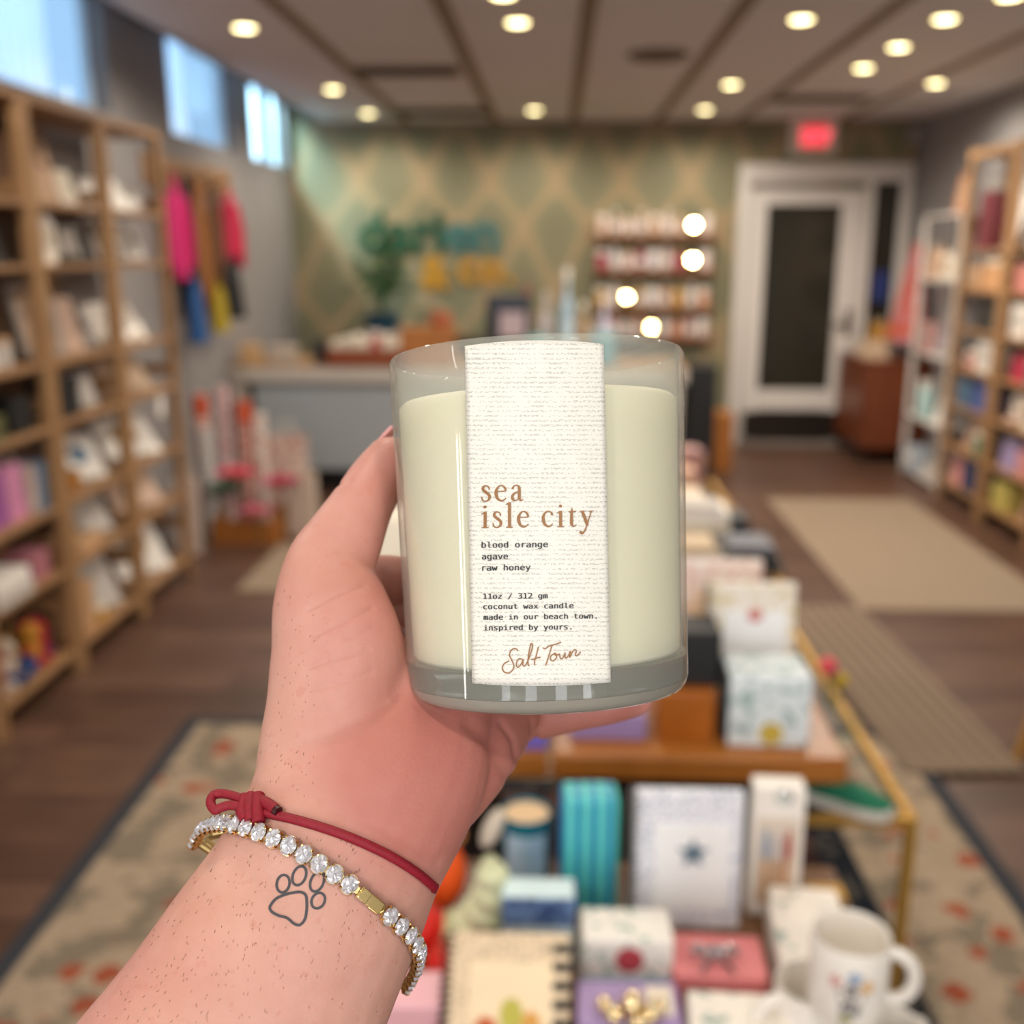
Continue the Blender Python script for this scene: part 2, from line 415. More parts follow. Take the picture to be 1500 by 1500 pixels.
for k_, (x, y) in enumerate([(-1.43, 3.1), (-.2, 2.9), (1.06, 2.9), (-1.43, 1.2), (-.2, .9), (1.06, .9), (-.9, -.9), (.5, -.9), (1.9, 1.8)]):
    lamp(x, y, 'overhead, outside the view, ' + ('over the nearest left bookcase', 'over the longer gold table', 'over the ribbed runner', 'left of the viewer', 'over the display table', 'right of the viewer', 'behind the viewer on the left', 'behind the viewer on the right', 'by the right wall near the viewer')[k_], (30, 30, 30, 30, 26, 22, 52, 40, 26)[k_])
# vents
def vent(x, y, sx, sy, label, col='#17120e'):
    t = thing('ceiling_vent', label, 'vent', (x, y, ZC))
    b = MB(); w = .03
    b.span((-sx/2, -sy/2, -.012), (sx/2, -sy/2 + w, 0)); b.span((-sx/2, sy/2 - w, -.012), (sx/2, sy/2, 0)); b.span((-sx/2, -sy/2, -.012), (-sx/2 + w, sy/2, 0)); b.span((sx/2 - w, -sy/2, -.012), (sx/2, sy/2, 0))
    b.obj('frame', BATTEN, t)
    mk('backing', mat('vent_dark', col, .8), ((-sx/2 + w, -sy/2 + w, -.003), (sx/2 - w, sy/2 - w, -.001)), parent=t)
    s_ = MB()
    for i in range(6): s_.box((0, -sy/2 + w + (i + .5) * (sy - 2 * w) / 6, -.007), (sx - 2 * w, .02, .003), R=RX(.5))
    s_.obj('slat', mat('vent_slat', '#241d18', .6), t)
vent(-.86, 6.18, .62, .30, 'dark slatted ceiling vent left of centre')
vent(-.85, 7.9, .75, .34, 'dark ceiling vent by the back wall above the sign')
vent(1.75, 7.35, .62, .28, 'dark ceiling vent in front of the exit sign')
b = MB(); b.lathe([(.16, -.0), (.15, -.02), (.05, -.03), (0, -.03)], 26, close=False)
tag(b.obj('ceiling_speaker', mat('speaker_grille', '#6b5d51', .8), loc=(.52, 5.75, ZC)), 'round flush ceiling speaker among the lamps', 'speaker')
b = MB(); b.box((0, -.04, 0), (.1, .08, .13))
tag(b.obj('wall_alarm', mat('alarm_grey', '#9d928a', .5), loc=(2.76, YB, 2.44), bev=.008), 'small grey alarm box on the wall right of the exit sign', 'alarm')

# ------------------------------------------------------------------ rugs
def rug(name, label, m, x0, x1, y0, y1, rz=0, z=.012, base=0.0):
    b = MB(); b.span((-(x1 - x0) / 2, -(y1 - y0) / 2, 0), ((x1 - x0) / 2, (y1 - y0) / 2, z))
    o = b.obj(name, m, loc=((x0 + x1) / 2, (y0 + y1) / 2, base), rot=(0, 0, rz), bev=.004)
    return tag(o, label, 'rug')
rug('floral_rug', 'large cream floral rug with dark borders under the display tables', RUG, -1.245, 1.185, .30, 3.2)
rug('jute_rug', 'plain tan jute rug on the floor toward the door', JUTE, 1.385, 2.31, 4.41, 6.56)
rug('ribbed_runner', 'ribbed beige runner between the floral rug and jute rug', RUNNER, 1.05, 1.42, 2.9, 4.43, radians(3), .008, .013)
rug('small_mat', 'small tan mat on the floor beside the gift wrap baskets', JUTE, -1.5, -.9, 4.55, 5.35)
# ------------------------------------------------------------------ goods builders (front faces -Y, origin at the base)
PC = {}
def col(h, rough=.6):
    return mat('paint_' + h.strip('#') + ('' if rough == .6 else '_%d' % (rough * 100)), h, rough, vary=.06)
def art(h, h2, scale=30, thr=.52):
    """printed paper: two inks in soft patches"""
    def bld(n, c):
        v, _ = n.xyz(); f = n.noise(v, scale, 2, .5)
        n.link(n.ramp(f, [(thr - .04, c), (thr + .04, lin(h2))]), n.b.inputs['Base Color'])
    return mat('print_%s_%s_%d_%d' % (h, h2, scale, thr * 100), h, .55, build=bld)
def stripes(h, h2, freq, axis=0, duty=0.0):
    def bld(n, c):
        v, p = n.xyz(); s_ = n.math('SINE', n.math('MULTIPLY', p[axis], freq))
        n.link(n.mix(n.math('GREATER_THAN', s_, duty), c, lin(h2)), n.b.inputs['Base Color'])
    return mat('stripes_%s_%s_%d_%d' % (h, h2, freq, axis), h, .5, build=bld)
def at_z(loc, dz): return (loc[0], loc[1], loc[2] + dz)
def card(label, loc, rz, w, h, m, motif=None, tilt=.25, name='greeting_card', cat='card', group=None, t=.006):
    r = thing(name, label, cat, loc, rz, group); R = RX(-tilt); lift = t * sin(tilt)
    b = MB(); b.box(R @ Vector((0, 0, h / 2)) + Vector((0, 0, lift)), (w, t, h), R=R); b.obj('card_panel', m, r, bev=.0015)
    if tilt > .12:
        e = MB(); e.box((0, h * sin(tilt) * .72, h * cos(tilt) * .30 + .002), (w * .35, .003, h * cos(tilt) * .60), R=RX(tilt * .35)); e.obj('easel_back', CREAM, r)
    if motif:
        k = MB(); k.lathe([(0, 0), (1, 0), (1, .0012), (0, .0012)], 20)
        k.v = [tuple(R @ Vector((x * w * .27, -t / 2 - z, h * .55 + y * h * .2)) + Vector((0, 0, lift))) for x, y, z in k.v]
        k.obj('printed_motif', motif, r)
    return r
def frame(label, loc, rz, w, h, m, pic, tilt=.18, name='framed_print', cat='picture', group=None):
    r = thing(name, label, cat, loc, rz, group); R = RX(-tilt); f = .022; t = .02; L = Vector((0, 0, t * sin(tilt)))
    b = MB()
    for c, d in (((-w/2 + f/2, 0, h/2), (f, t, h)), ((w/2 - f/2, 0, h/2), (f, t, h)), ((0, 0, f/2), (w - 2*f, t, f)), ((0, 0, h - f/2), (w - 2*f, t, f))):
        b.box(R @ Vector(c) + L, d, R=R)
    b.obj('frame', m, r, bev=.002)
    p = MB(); p.box(R @ Vector((0, .002, h/2)) + L, (w - 2*f, .008, h - 2*f), R=R); p.obj('print', pic, r)
    return r
def carton(label, loc, rz, w, d, h, m, band=None, name='gift_box', cat='box', group=None, lid=None, bev=.004):
    r = thing(name, label, cat, loc, rz, group)
    b = MB(); b.span((-w/2, -d/2, 0), (w/2, d/2, h)); b.obj('box_body', m, r, bev=bev)
    if band: mk('printed_label', band, ((-w*.32, -d/2 - .0015, h*.3), (w*.32, -d/2 + .001, h*.8)), parent=r)
    if lid: mk('lid', lid, ((-w/2 - .003, -d/2 - .003, h - .02), (w/2 + .003, d/2 + .003, h + .004)), parent=r, bev=.003)
    return r
def book(label, loc, rz, w, d, h, m, name='book', cat='book', group=None):
    """a book lying flat, spine to the front"""
    r = thing(name, label, cat, loc, rz, group)
    mk('cover', m, ((-w/2, -d/2, 0), (w/2, d/2, .003)), ((-w/2, -d/2, h - .003), (w/2, d/2, h)), ((-w/2, -d/2, .003), (w/2, -d/2 + .004, h - .003)), parent=r)
    mk('pages', CREAM, ((-w/2 + .004, -d/2 + .004, .003), (w/2 - .004, d/2 - .004, h - .003)), parent=r)
    return r
def lathed(label, loc, prof, m, name, cat, group=None, lid=None, band=None, rz=0, n=22, lidname='lid'):
    r = thing(name, label, cat, loc, rz, group)
    b = MB(); b.lathe(prof, n); b.obj('body', m, r)
    if lid: b = MB(); b.lathe(lid[0], n); b.obj(lidname, lid[1], r)
    if band: b = MB(); b.lathe(band[0], n, close=False); b.obj('label_band', band[1], r)
    return r
def jar(label, loc, rad, h, m, lidm, bandm=None, name='jar', cat='jar', group=None):
    return lathed(label, loc, [(rad*.9, 0), (rad, .004), (rad, h*.8), (rad*.95, h*.82)], m, name, cat, group,
                  ([(rad*.97, h*.82), (rad*.97, h*.98), (rad*.9, h)], lidm), ([(rad*1.01, h*.2), (rad*1.01, h*.65)], bandm) if bandm else None)
def bottle(label, loc, rad, h, m, capm, bandm=None, name='bottle', cat='bottle', group=None):
    return lathed(label, loc, [(rad*.9, 0), (rad, .005), (rad, h*.55), (rad*.8, h*.66), (rad*.36, h*.74), (rad*.36, h*.88)], m, name, cat, group,
                  ([(rad*.42, h*.87), (rad*.42, h*.98), (rad*.3, h)], capm), ([(rad*1.01, h*.15), (rad*1.01, h*.45)], bandm) if bandm else None)
def gift_bag(label, loc, rz, w, d, h, m, name='gift_bag', cat='bag', group=None, hm=None):
    r = thing(name, label, cat, loc, rz, group)
    b = MB(); b._add([(-w/2, -d/2, 0), (w/2, -d/2, 0), (w/2, d/2, 0), (-w/2, d/2, 0), (-w/2, -d*.36, h), (w/2, -d*.36, h), (w/2, d*.36, h), (-w/2, d*.36, h),
                      (-w/2 + .004, -d*.32, h), (w/2 - .004, -d*.32, h), (w/2 - .004, d*.32, h), (-w/2 + .004, d*.32, h), (-w/2 + .006, 0, h*.5), (w/2 - .006, 0, h*.5)],
                     [(0, 1, 5, 4), (1, 2, 6, 5), (2, 3, 7, 6), (3, 0, 4, 7), (3, 2, 1, 0), (4, 5, 9, 8), (5, 6, 10, 9), (6, 7, 11, 10), (7, 4, 8, 11), (8, 9, 13, 12), (10, 11, 12, 13), (9, 10, 13), (11, 8, 12)])
    b.obj('bag_body', m, r, smooth=False)
    for y in (-d*.33, d*.33):
        k = MB(); k.tube([(-w*.2, y, h - .01), (-w*.19, y, h + h*.16), (w*.19, y, h + h*.16), (w*.2, y, h - .01)], .003, 6); k.obj('handle', hm or CREAM, r)
    return r
def house(label, loc, rz, w, h, m, rm, name='wooden_house', cat='ornament', group=None):
    r = thing(name, label, cat, loc, rz, group); d = w*.5
    mk('walls', m, ((-w/2, -d/2, 0), (w/2, d/2, h*.66)), parent=r)
    b = MB(); b.prism([(-w/2 - .004, h*.66), (w/2 + .004, h*.66), (0, h)], -d/2 - .003, d/2 + .003, R=RX(pi/2)); b.obj('roof', rm, r)
    mk('door', rm, ((-w*.12, -d/2 - .003, 0), (w*.12, -d/2 + .001, h*.34)), parent=r)
    return r
def plush(label, loc, rz, s_, m, m2, name='plush_toy', cat='toy', group=None):
    r = thing(name, label, cat, loc, rz, group)
    b = MB(); b.ball((0, 0, s_*.42), (s_*.36, s_*.32, s_*.42), n=16); b.obj('body', m, r)
    b = MB(); b.ball((0, -s_*.04, s_*.98), s_*.3, n=16); b.ball((0, -s_*.3, s_*.93), (s_*.13, s_*.1, s_*.1)); hd = b.obj('head', m, r)
    for sx in (-1, 1):
        b = MB(); b.ball((sx*s_*.22, -s_*.02, s_*1.24), (s_*.1, s_*.06, s_*.13)); b.obj('ear', m2, hd)
        b = MB(); b.ball((sx*s_*.34, -s_*.14, s_*.55), (s_*.11, s_*.13, s_*.24), R=RY(sx*.5)); b.obj('arm', m2, r)
        b = MB(); b.ball((sx*s_*.22, -s_*.3, s_*.14), (s_*.14, s_*.24, s_*.14)); b.obj('foot', m2, r)
    return r
def basket(label, loc, rz, w, d, h, m, name='basket', cat='basket', group=None):
    r = thing(name, label, cat, loc, rz, group); t = .012
    b = MB()
    n = 4
    for i in range(n):
        z0 = h*i/n; z1 = h*(i + .82)/n
        for s_ in (((-w/2, -d/2, z0), (w/2, -d/2 + t, z1)), ((-w/2, d/2 - t, z0), (w/2, d/2, z1)), ((-w/2, -d/2 + t, z0), (-w/2 + t, d/2 - t, z1)), ((w/2 - t, -d/2 + t, z0), (w/2, d/2 - t, z1))): b.span(*s_)
    b.obj('slats', m, r)
    mk('base', m, ((-w/2 + t, -d/2 + t, .004), (w/2 - t, d/2 - t, .016)), parent=r)
    for sx in (-1, 1):
        for sy in (-1, 1):
            mk('corner_post', m, ((sx*(w/2 - .03) - .01, sy*(d/2 - .022) - .01, 0), (sx*(w/2 - .03) + .01, sy*(d/2 - .022) + .01, h)), parent=r)
    return r

# ------------------------------------------------------------------ shelving along the left wall
LEV = [.10, .42, .66, .955, 1.18, 1.52, 1.735]
YP = [2.40, 3.02, 3.61, 4.23, 4.85]
XF, XB = -1.80, -2.11
BN = ['frontmost, cut off by the frame edge', 'nearest', 'middle', 'farthest, open-backed']
for i in range(4):
    a, c = YP[i] + .004, YP[i + 1] - .004
    t = thing('bookcase', 'tall pine bookcase along the left wall, ' + BN[i], 'bookcase', (XF - .155, (a + c) / 2, 0), 0, 'pine bookcases along the left wall')
    ox, oy = XF - .155, (a + c) / 2
    for y in (a, c):
        s_ = 1 if y == a else -1
        for x in (XF, XB):
            w = .04; x0, x1 = (x - w, x) if x == XF else (x, x + w)
            mk('post', PINE, ((x0 - ox, min(y, y + s_*.036) - oy, 0), (x1 - ox, max(y, y + s_*.036) - oy, 2.06)), parent=t, bev=.003)
        for z in (.25, 1.0, 1.75):
            mk('side_rail', PINE, ((XB + .04 - ox, min(y + s_*.008, y + s_*.028) - oy, z), (XF - .04 - ox, max(y + s_*.008, y + s_*.028) - oy, z + .05)), parent=t)
    for z in LEV:
        mk('shelf_board', PINEX, ((XB + .002 - ox, a + .037 - oy, z - .02), (XF - .002 - ox, c - .037 - oy, z)), parent=t, bev=.002)
    mk('top_board', PINEX, ((XB - ox, a - oy, 2.06), (XF - ox, c - oy, 2.085)), parent=t, bev=.002)
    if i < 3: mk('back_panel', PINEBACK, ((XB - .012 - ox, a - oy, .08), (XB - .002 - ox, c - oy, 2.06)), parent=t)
ORD = {1.735: 'top shelf', 1.52: 'second shelf', 1.18: 'third shelf', .955: 'fourth shelf', .66: 'fifth shelf', .42: 'sixth shelf', .10: 'bottom shelf'}
BAY = {1: ('nearest', 3.02, 3.61), 2: ('middle', 3.61, 4.23), 3: ('farthest', 4.23, 4.85)}
RL = pi / 2
def L(bay, z, u, kind, label, *a, dx=0.0, **k):
    """an item on a left shelf: u runs 0..1 away from the viewer, dx pushes it back"""
    nm, y0, y1 = BAY[bay]
    loc = (XF - .10 - dx, y0 + .06 + (y1 - y0 - .12) * u, z)
    lab = '%s on the %s, %s left bookcase' % (label, ORD[z], nm)
    if kind in (jar, bottle): return kind(lab, loc, *a, **k)
    tn = k.pop('turn', -.55 if kind in (card, frame) else 0)
    return kind(lab, loc, RL + tn, *a, **k)
GREY = col('#9d948c'); LGREY = col('#c6bdb4'); TAN = col('#c49a72'); BROWNC = col('#8d6647'); DKG = col('#3c3833'); OLIVE = col('#5b5a36'); PURP = col('#a05a9e'); PINKC = col('#d48ab0'); MAG = col('#b53a78'); SLATE = col('#57728a')
WT = art('#f1e8de', '#b09a7c', 26, .6); GT = art('#bdb2a8', '#6f675f', 24, .5); TT = art('#c4a184', '#8a6a50', 22, .55); WG = art('#ece6dd', '#9aa58e', 30, .6)
# nearest bay
L(1, 1.735, .25, carton, 'grey lidded box', .16, .14, .17, GREY, lid=DKG)
L(1, 1.735, .72, card, 'tall taupe card', .15, .22, TT)
L(1, 1.52, .2, carton, 'cream boxed set', .12, .10, .15, WHITEC, GT)
L(1, 1.52, .55, house, 'white wooden house', .09, .17, WHITEC, LGREY)
L(1, 1.52, .85, card, 'dark grey card', .1, .14, DKG)
L(1, 1.18, .18, card, 'silver patterned card', .13, .2, GT, dx=.06)
L(1, 1.18, .52, card, 'white card with grey motif', .13, .19, WHITEC, GREY)
L(1, 1.18, .80, jar, 'pale ribbed jar', .04, .10, LGREY, TAN)
L(1, .955, .25, basket, 'dark olive basket', .2, .16, .09, OLIVE)
L(1, .955, .75, carton, 'black gift box', .14, .14, .12, BLACK)
L(1, .66, .12, gift_bag, 'magenta gift bag', .12, .08, .17, MAG)
L(1, .66, .38, gift_bag, 'purple gift bag', .13, .08, .185, PURP)
L(1, .66, .66, gift_bag, 'pale lilac-pink gift bag', .12, .08, .19, PINKC)
L(1, .66, .90, book, 'standing blue-grey notebook', .06, .15, .18, SLATE, name='notebook', cat='notebook')
L(1, .42, .25, book, 'white folded textile with grey edge', .24, .2, .05, LGREY, name='folded_textile', cat='textile')
o = L(1, .42, .25, book, 'white folded textile topmost of the pile', .22, .19, .045, WHITEC, name='folded_textile', cat='textile'); o.location.z += .051
L(1, .42, .8, carton, 'rosy pink box', .13, .12, .1, col('#b06f7c'))
L(1, .10, .15, plush, 'red plush toy', .14, col('#b01a1c'), col('#d8c8b8'))
L(1, .10, .42, plush, 'cream plush toy with yellow paws', .12, col('#cbb9a8'), col('#c08a1c'), dx=.02)
L(1, .10, .70, plush, 'yellow plush toy with red paws', .13, col('#c0861a'), col('#b3161a'))
L(1, .10, .92, plush, 'small bright red plush toy', .11, col('#c01a1a'), col('#8a3a6a'), dx=.02)
b = MB(); b.lathe([(.05, 0), (.085, .04), (.09, .06), (.085, .06), (.05, .012), (0, .01)], 24)
tag(b.obj('bowl', col('#1d5fa8', .4), loc=(XF - .09, 3.26, .10)), 'blue bowl in front of the plush toys on the bottom shelf, nearest left bookcase', 'bowl')
# middle bay
L(2, 1.735, .18, card, 'brown tall card', .14, .25, BROWNC, dx=.08)
L(2, 1.735, .45, card, 'taupe tall card', .14, .24, TT, tilt=.3)
L(2, 1.735, .80, card, 'cream small card', .12, .15, CREAM, tilt=.45)
L(2, 1.52, .3, house, 'cream wooden house', .13, .19, CREAM, WHITEC)
L(2, 1.52, .75, frame, 'dark framed grey print', .17, .17, DKG, GT, tilt=.35)
L(2, 1.18, .2, frame, 'grey framed tan print', .17, .28, GREY, TT, tilt=.3)
L(2, 1.18, .62, card, 'blush tall card', .13, .22, col('#c9a690'), tilt=.35)
L(2, 1.18, .9, jar, 'small grey jar', .035, .07, GREY, LGREY)
L(2, .955, .28, carton, 'black square box', .15, .13, .15, BLACK)
L(2, .955, .75, card, 'pale grey card', .14, .15, LGREY, tilt=.5)
b = MB(); b.lathe([(.03, 0), (.05, .02), (.052, .075), (.046, .075), (.04, .02), (0, .015)], 22)
tag(b.obj('votive_cup', mat('amber', '#b97a28', .25), loc=(XF - .1, 3.83, .66)), 'amber votive cup on the fifth shelf, middle left bookcase', 'candle holder')
L(2, .66, .72, card, 'white card with dark lower band', .17, .2, WHITEC, SLATE, tilt=.6)
L(2, .42, .3, carton, 'tan shallow carton', .2, .16, .06, TAN)
L(2, .42, .78, card, 'grey-white card', .15, .17, LGREY, tilt=.6)
L(2, .42, .52, jar, 'round cream tub', .04, .06, CREAM, WHITEC)
L(2, .10, .22, carton, 'tan tall carton', .11, .12, .2, TAN)
L(2, .10, .70, card, 'large pale card', .2, .24, LGREY, tilt=.5)
L(2, .10, .45, jar, 'squat ochre tub', .045, .06, col('#c28f3c'), CREAM, dx=-.03)
# farthest bay
L(3, 1.735, .32, card, 'white open booklet', .2, .15, WHITEC, tilt=.55)
L(3, 1.735, .78, card, 'grey booklet', .16, .14, GT, tilt=.6)
L(3, 1.52, .5, frame, 'grey framed round print', .24, .16, LGREY, GT, tilt=.45)
L(3, 1.18, .42, card, 'white card with green corner', .26, .22, WT, tilt=.75)
L(3, .955, .45, card, 'beige card', .25, .2, col('#cdb095'), tilt=.75)
b = MB(); b.box((0, 0, -.055), (.06, .003, .09), R=RY(.2))
tag(b.obj('hanging_tag', WHITEC, loc=(XF - .0, 4.60, .934), rot=(0, 0, pi/2)), 'white price tag hanging from the fourth shelf, farthest left bookcase', 'tag')
L(3, .66, .45, card, 'white card with gold motif', .28, .22, WHITEC, col('#a8854c'), tilt=.75)
L(3, .42, .45, card, 'blush card pack', .26, .2, col('#d8b7a0'), tilt=.75)
L(3, .10, .45, card, 'large white card with brown motif', .28, .27, WHITEC, col('#b39a80'), tilt=.65)

# ------------------------------------------------------------------ clothes board on the left wall
hb = thing('hook_board', 'wooden peg board with hanging garments on the left wall', 'hook rail', (XL, 6.22, 1.98))
mk('board', PINEX, ((0, -.75, -.07), (.025, .68, .09)), parent=hb, bev=.003)
pegs = [-.52, -.34, -.17, .11, .40]
for y in pegs:
    b = MB(); b.tube([(.02, y, 0), (.09, y, .02)], .012, 10); b.obj('peg', PINE, hb)
def garment(label, y, z1, z0, w, m, name, cat, dpt=.05, sl=None, flare=1.15, out=.085):
    r = thing(name, label, cat, (XL + out, y, z1)); n = 28; b = MB(); rows = 9; vs = []; fs = []
    h = z1 - z0
    for j in range(rows):
        f = j / (rows - 1); ww = w * (.35 + .65 * min(1, f * 3.2)) * (1 + (flare - 1) * f) / 2; dd = dpt * (.5 + .5 * f)
        for k in range(n):
            a = 2 * pi * k / n; q = 1 + .13 * sin(5 * a + 2 * f) * f
            vs.append((dd * cos(a) * q, ww * sin(a) * q, -h * f))
    for j in range(rows - 1):
        for k in range(n): fs.append((j*n + k, j*n + (k+1) % n, (j+1)*n + (k+1) % n, (j+1)*n + k))
    fs += [tuple(range(n)), tuple(range((rows-1)*n, rows*n))[::-1]]
    b._add(vs, fs); b.obj('cloth', m, r)
    b = MB(); b.tube([(.0, -.02, -.01), (-.01, 0, .05), (.0, .02, -.01)], .006, 8); b.obj('hanging_loop', m, r)
    if sl:
        for s_ in (-1, 1):
            b = MB(); b.tube([(0, s_*w*.3, -.07), (.01, s_*w*.55, -.22), (.01, s_*w*.62, -.45)], [.05, .05, .045], 10, flat=.6); b.obj('sleeve', m, r)
    return r
garment('hot pink garment hanging first on the peg board', 5.70, 1.93, 1.42, .16, mat('hot_pink', '#d0206c', .7), 'shirt', 'clothing', .035, True)
garment('black scarf hanging beside the pink garment', 5.89, 1.96, 1.25, .10, BLACK, 'scarf', 'clothing')
garment('long tan apron hanging in the middle of the peg board', 6.06, 1.96, 1.22, .2, mat('tan_canvas', '#a0622a', .8), 'apron', 'clothing', .05)
garment('brown apron hanging right of the tan apron', 6.33, 1.96, 1.24, .20, mat('brown_canvas', '#6a4020', .8), 'apron', 'clothing')
garment('crimson pink shirt hanging last on the peg board', 6.63, 1.92, 1.55, .2, mat('crimson', '#d0204c', .7), 'shirt', 'clothing', .05, True)
garment('blue denim bag hanging low beneath the aprons', 5.66, 1.40, 1.08, .15, mat('denim_blue', '#1f4f86', .8), 'bag', 'bag', .05, out=.17)
garment('mustard yellow tote hanging beneath the brown apron', 5.96, 1.37, 1.12, .14, mat('mustard', '#a89020', .8), 'tote_bag', 'bag', .05, out=.20)
garment('black backpack hanging below the crimson shirt', 6.16, 1.52, 1.18, .16, BLACK, 'backpack', 'bag', .07, out=.22)

# ------------------------------------------------------------------ gift wrap baskets on the floor
wrapb = basket('wooden slatted basket of gift wrap and pink flowers on the floor', (-1.70, 5.55, 0), 0, .36, .36, .14, ORANGEW)
WR = [art('#e8d6cc', '#c9694f', 40, .5), art('#dcd2cc', '#b97f88', 40, .5), stripes('#ece4de', '#9aa0a0', 220, 2), art('#d9b0a0', '#8a2a2a', 35, .5), art('#e9dfd5', '#a56a4a', 40, .55)]
wl = ['orange-topped roll of wrapping paper standing by the bookcase', 'white and coral patterned wrapping roll beside the orange-topped roll', 'grey striped wrapping roll in front of the counter leg', 'dark red patterned wrapping roll standing in the basket', 'cream and brown wrapping roll right of the red roll']
for i, (x, y, z0, h, r_) in enumerate([(-1.97, 5.60, 0, .80, .04), (-1.86, 5.66, .02, .82, .04), (-1.92, 5.50, 0, .62, .035), (-1.74, 5.64, .02, .74, .04), (-1.66, 5.66, .02, .66, .035)]):
    r = thing('wrapping_roll', wl[i], 'wrapping paper', (x, y, z0), i)
    b = MB(); b.lathe([(r_, 0), (r_, h), (r_*.5, h), (r_*.5, h - .05)], 18); b.obj('paper_roll', WR[i], r)
    if i in (0, 3): b = MB(); b.lathe([(r_*1.02, h - .12), (r_*1.03, h - .06), (r_*1.02, h)], 18, close=False); b.obj('orange_wrap', mat('orange_paper', '#c8512a', .6), r)
gift_bag('white and brown patterned paper bag before the counter panel', (-1.60, 5.98, 0), .1, .24, .12, .50, art('#dccbc2', '#a8705c', 60, .5), name='paper_bag')
gift_bag('plain pale tall paper bag right of the flower basket', (-1.42, 5.60, 0), -.1, .15, .1, .36, col('#cbb7a6'), name='paper_bag')
gift_bag('white tall paper bag against the end of the bookcases', (-1.95, 5.22, 0), .3, .13, .10, .40, col('#d6c2b6'), name='paper_bag')
PETAL = mat('pink_petal', '#d84868', .6); PETAL2 = mat('magenta_petal', '#b52a5c', .6); LEAF = mat('dark_leaf', '#24502a', .6)
def poinsettia(label, loc, m, s_):
    r = thing('silk_flower', label, 'flower', loc); b = MB()
    for ring, (n, a, l) in enumerate(((7, .35, 1.0), (6, .8, .7))):
        for k in range(n):
            w = 2*pi*k/n + ring*.4; R = RZ(w) @ RY(-a)
            b._add([R @ Vector(p) * s_ * l for p in ((0, 0, 0), (.5, -.26, .05), (1, 0, 0), (.5, .26, .05), (.5, 0, -.02))], [(0, 1, 2, 3), (0, 3, 4), (0, 4, 1), (1, 4, 2), (4, 3, 2)])
    b.obj('petals', m, r); b = MB(); b.ball((0, 0, s_*.2), s_*.14); b.obj('centre', mat('flower_centre', '#c89a2a', .6), r)
    b = MB(); b.tube([(0, 0, .0), (.01, .02, -.18)], .005, 6); b.obj('stem', LEAF, r)
    return r
poinsettia('large coral pink silk flower at the top of the basket', (-1.72, 5.36, .37), PETAL, .15)
poinsettia('pale pink silk flower low at the front of the basket', (-1.62, 5.34, .17), mat('pale_petal', '#d8748c', .6), .13)
poinsettia('deep magenta silk flower right of the pink ones', (-1.51, 5.47, .30), PETAL2, .15)
b = MB()
for k in range(14):
    w = k*.9; R = RZ(w) @ RY(-.5 - .3*sin(k))
    b._add([R @ Vector(p) for p in ((0, 0, 0), (.07, -.03, .01), (.15, 0, 0), (.07, .03, .01))], [(0, 1, 2, 3)])
b.tube([(0, 0, 0), (0, 0.02, -.25)], .006, 6)
tag(b.obj('silk_greenery', LEAF, loc=(-1.80, 5.42, .26)), 'green silk leaves at the left of the flower basket', 'greenery')

# ------------------------------------------------------------------ counter and what stands on it
CW = mat('counter_white', '#c6bdb2', .4, vary=.04); CB = mat('counter_panel', '#a3a9ac', .5, vary=.04)
ct = thing('counter', 'long white shop counter with blue-grey front panel before the patterned wall', 'counter', (-.7, 6.95, 0))
mk('counter_top', CW, ((-1.43, -.35, .745), (1.55, .35, .835)), parent=ct, bev=.004)
mk('front_panel', CB, ((-1.27, -.30, .16), (1.5, -.27, .745)), parent=ct)
mk('wood_edge', PINE, ((-1.43, -.33, .835), (1.55, .33, .85)), parent=ct)
for x in (-1.41, 1.44): mk('leg', CW, ((x, -.33, 0), (x + .08, .3, .745)), parent=ct, bev=.003)
mk('kick_base', BLACK, ((-1.2, -.2, 0), (1.4, .25, .16)), parent=ct)  # black block stands in for the dark gap under the floating panel
CZ = .85
carton('pale tan card holder at the left end of the counter', (-2.0, 6.72, CZ), 0, .12, .1, .13, col('#cfa878'), name='card_holder', cat='holder')
carton('cream box of papers next to the tan card holder', (-1.78, 6.72, CZ), 0, .17, .12, .12, col('#bfae9d'))
carton('dark card reader standing on the counter', (-1.54, 6.72, CZ), .3, .08, .08, .16, BLACK, name='card_reader', cat='reader')
t = thing('wooden_tray', 'red-brown wooden tray filled with cream papers on the counter', 'tray', (-1.22, 6.72, CZ))
RB = mat('red_brown_wood', '#8a4320', .5)
mk('tray_sides', RB, ((-.25, -.12, 0), (.25, -.105, .11)), ((-.25, .105, 0), (.25, .12, .11)), ((-.25, -.105, 0), (-.235, .105, .11)), ((.235, -.105, 0), (.25, .105, .11)), ((-.235, -.105, 0), (.235, .105, .01)), parent=t)
for i in range(7):
    m_ = CREAM if i != 4 else mat('coral_paper', '#c0504a', .6)
    b = MB(); b.box((-1.42 + i*.065, 6.72, CZ + .011 + .072), (.05, .16, .144 + .02*(i % 3)), R=RX(0.0))
    o = b.obj('paper_packet', m_); b2 = max(v.co.z for v in o.data.vertices)
    zmin = min(v.co.z for v in o.data.vertices)
    for v in o.data.vertices: v.co.z += CZ + .0105 - zmin
    tag(o, 'cream paper packet standing upright in the red-brown tray' if i != 4 else 'coral paper packet standing in the red-brown tray', 'packet', 'packets in the counter tray' if i != 4 else None)
carton('honey wood crate behind the rim of the candle on the counter', (-.83, 6.78, CZ), 0, .34, .24, .24, ORANGEW, name='wooden_crate', cat='crate')
lathed('small copper pot on top of the honey wood crate', (-.75, 6.78, CZ + .24), [(.05, 0), (.08, .05), (.075, .1), (.06, .1), (.06, .05), (0, .02)], mat('copper_pot', '#b5694a', .4), 'pot', 'pot', band=None)
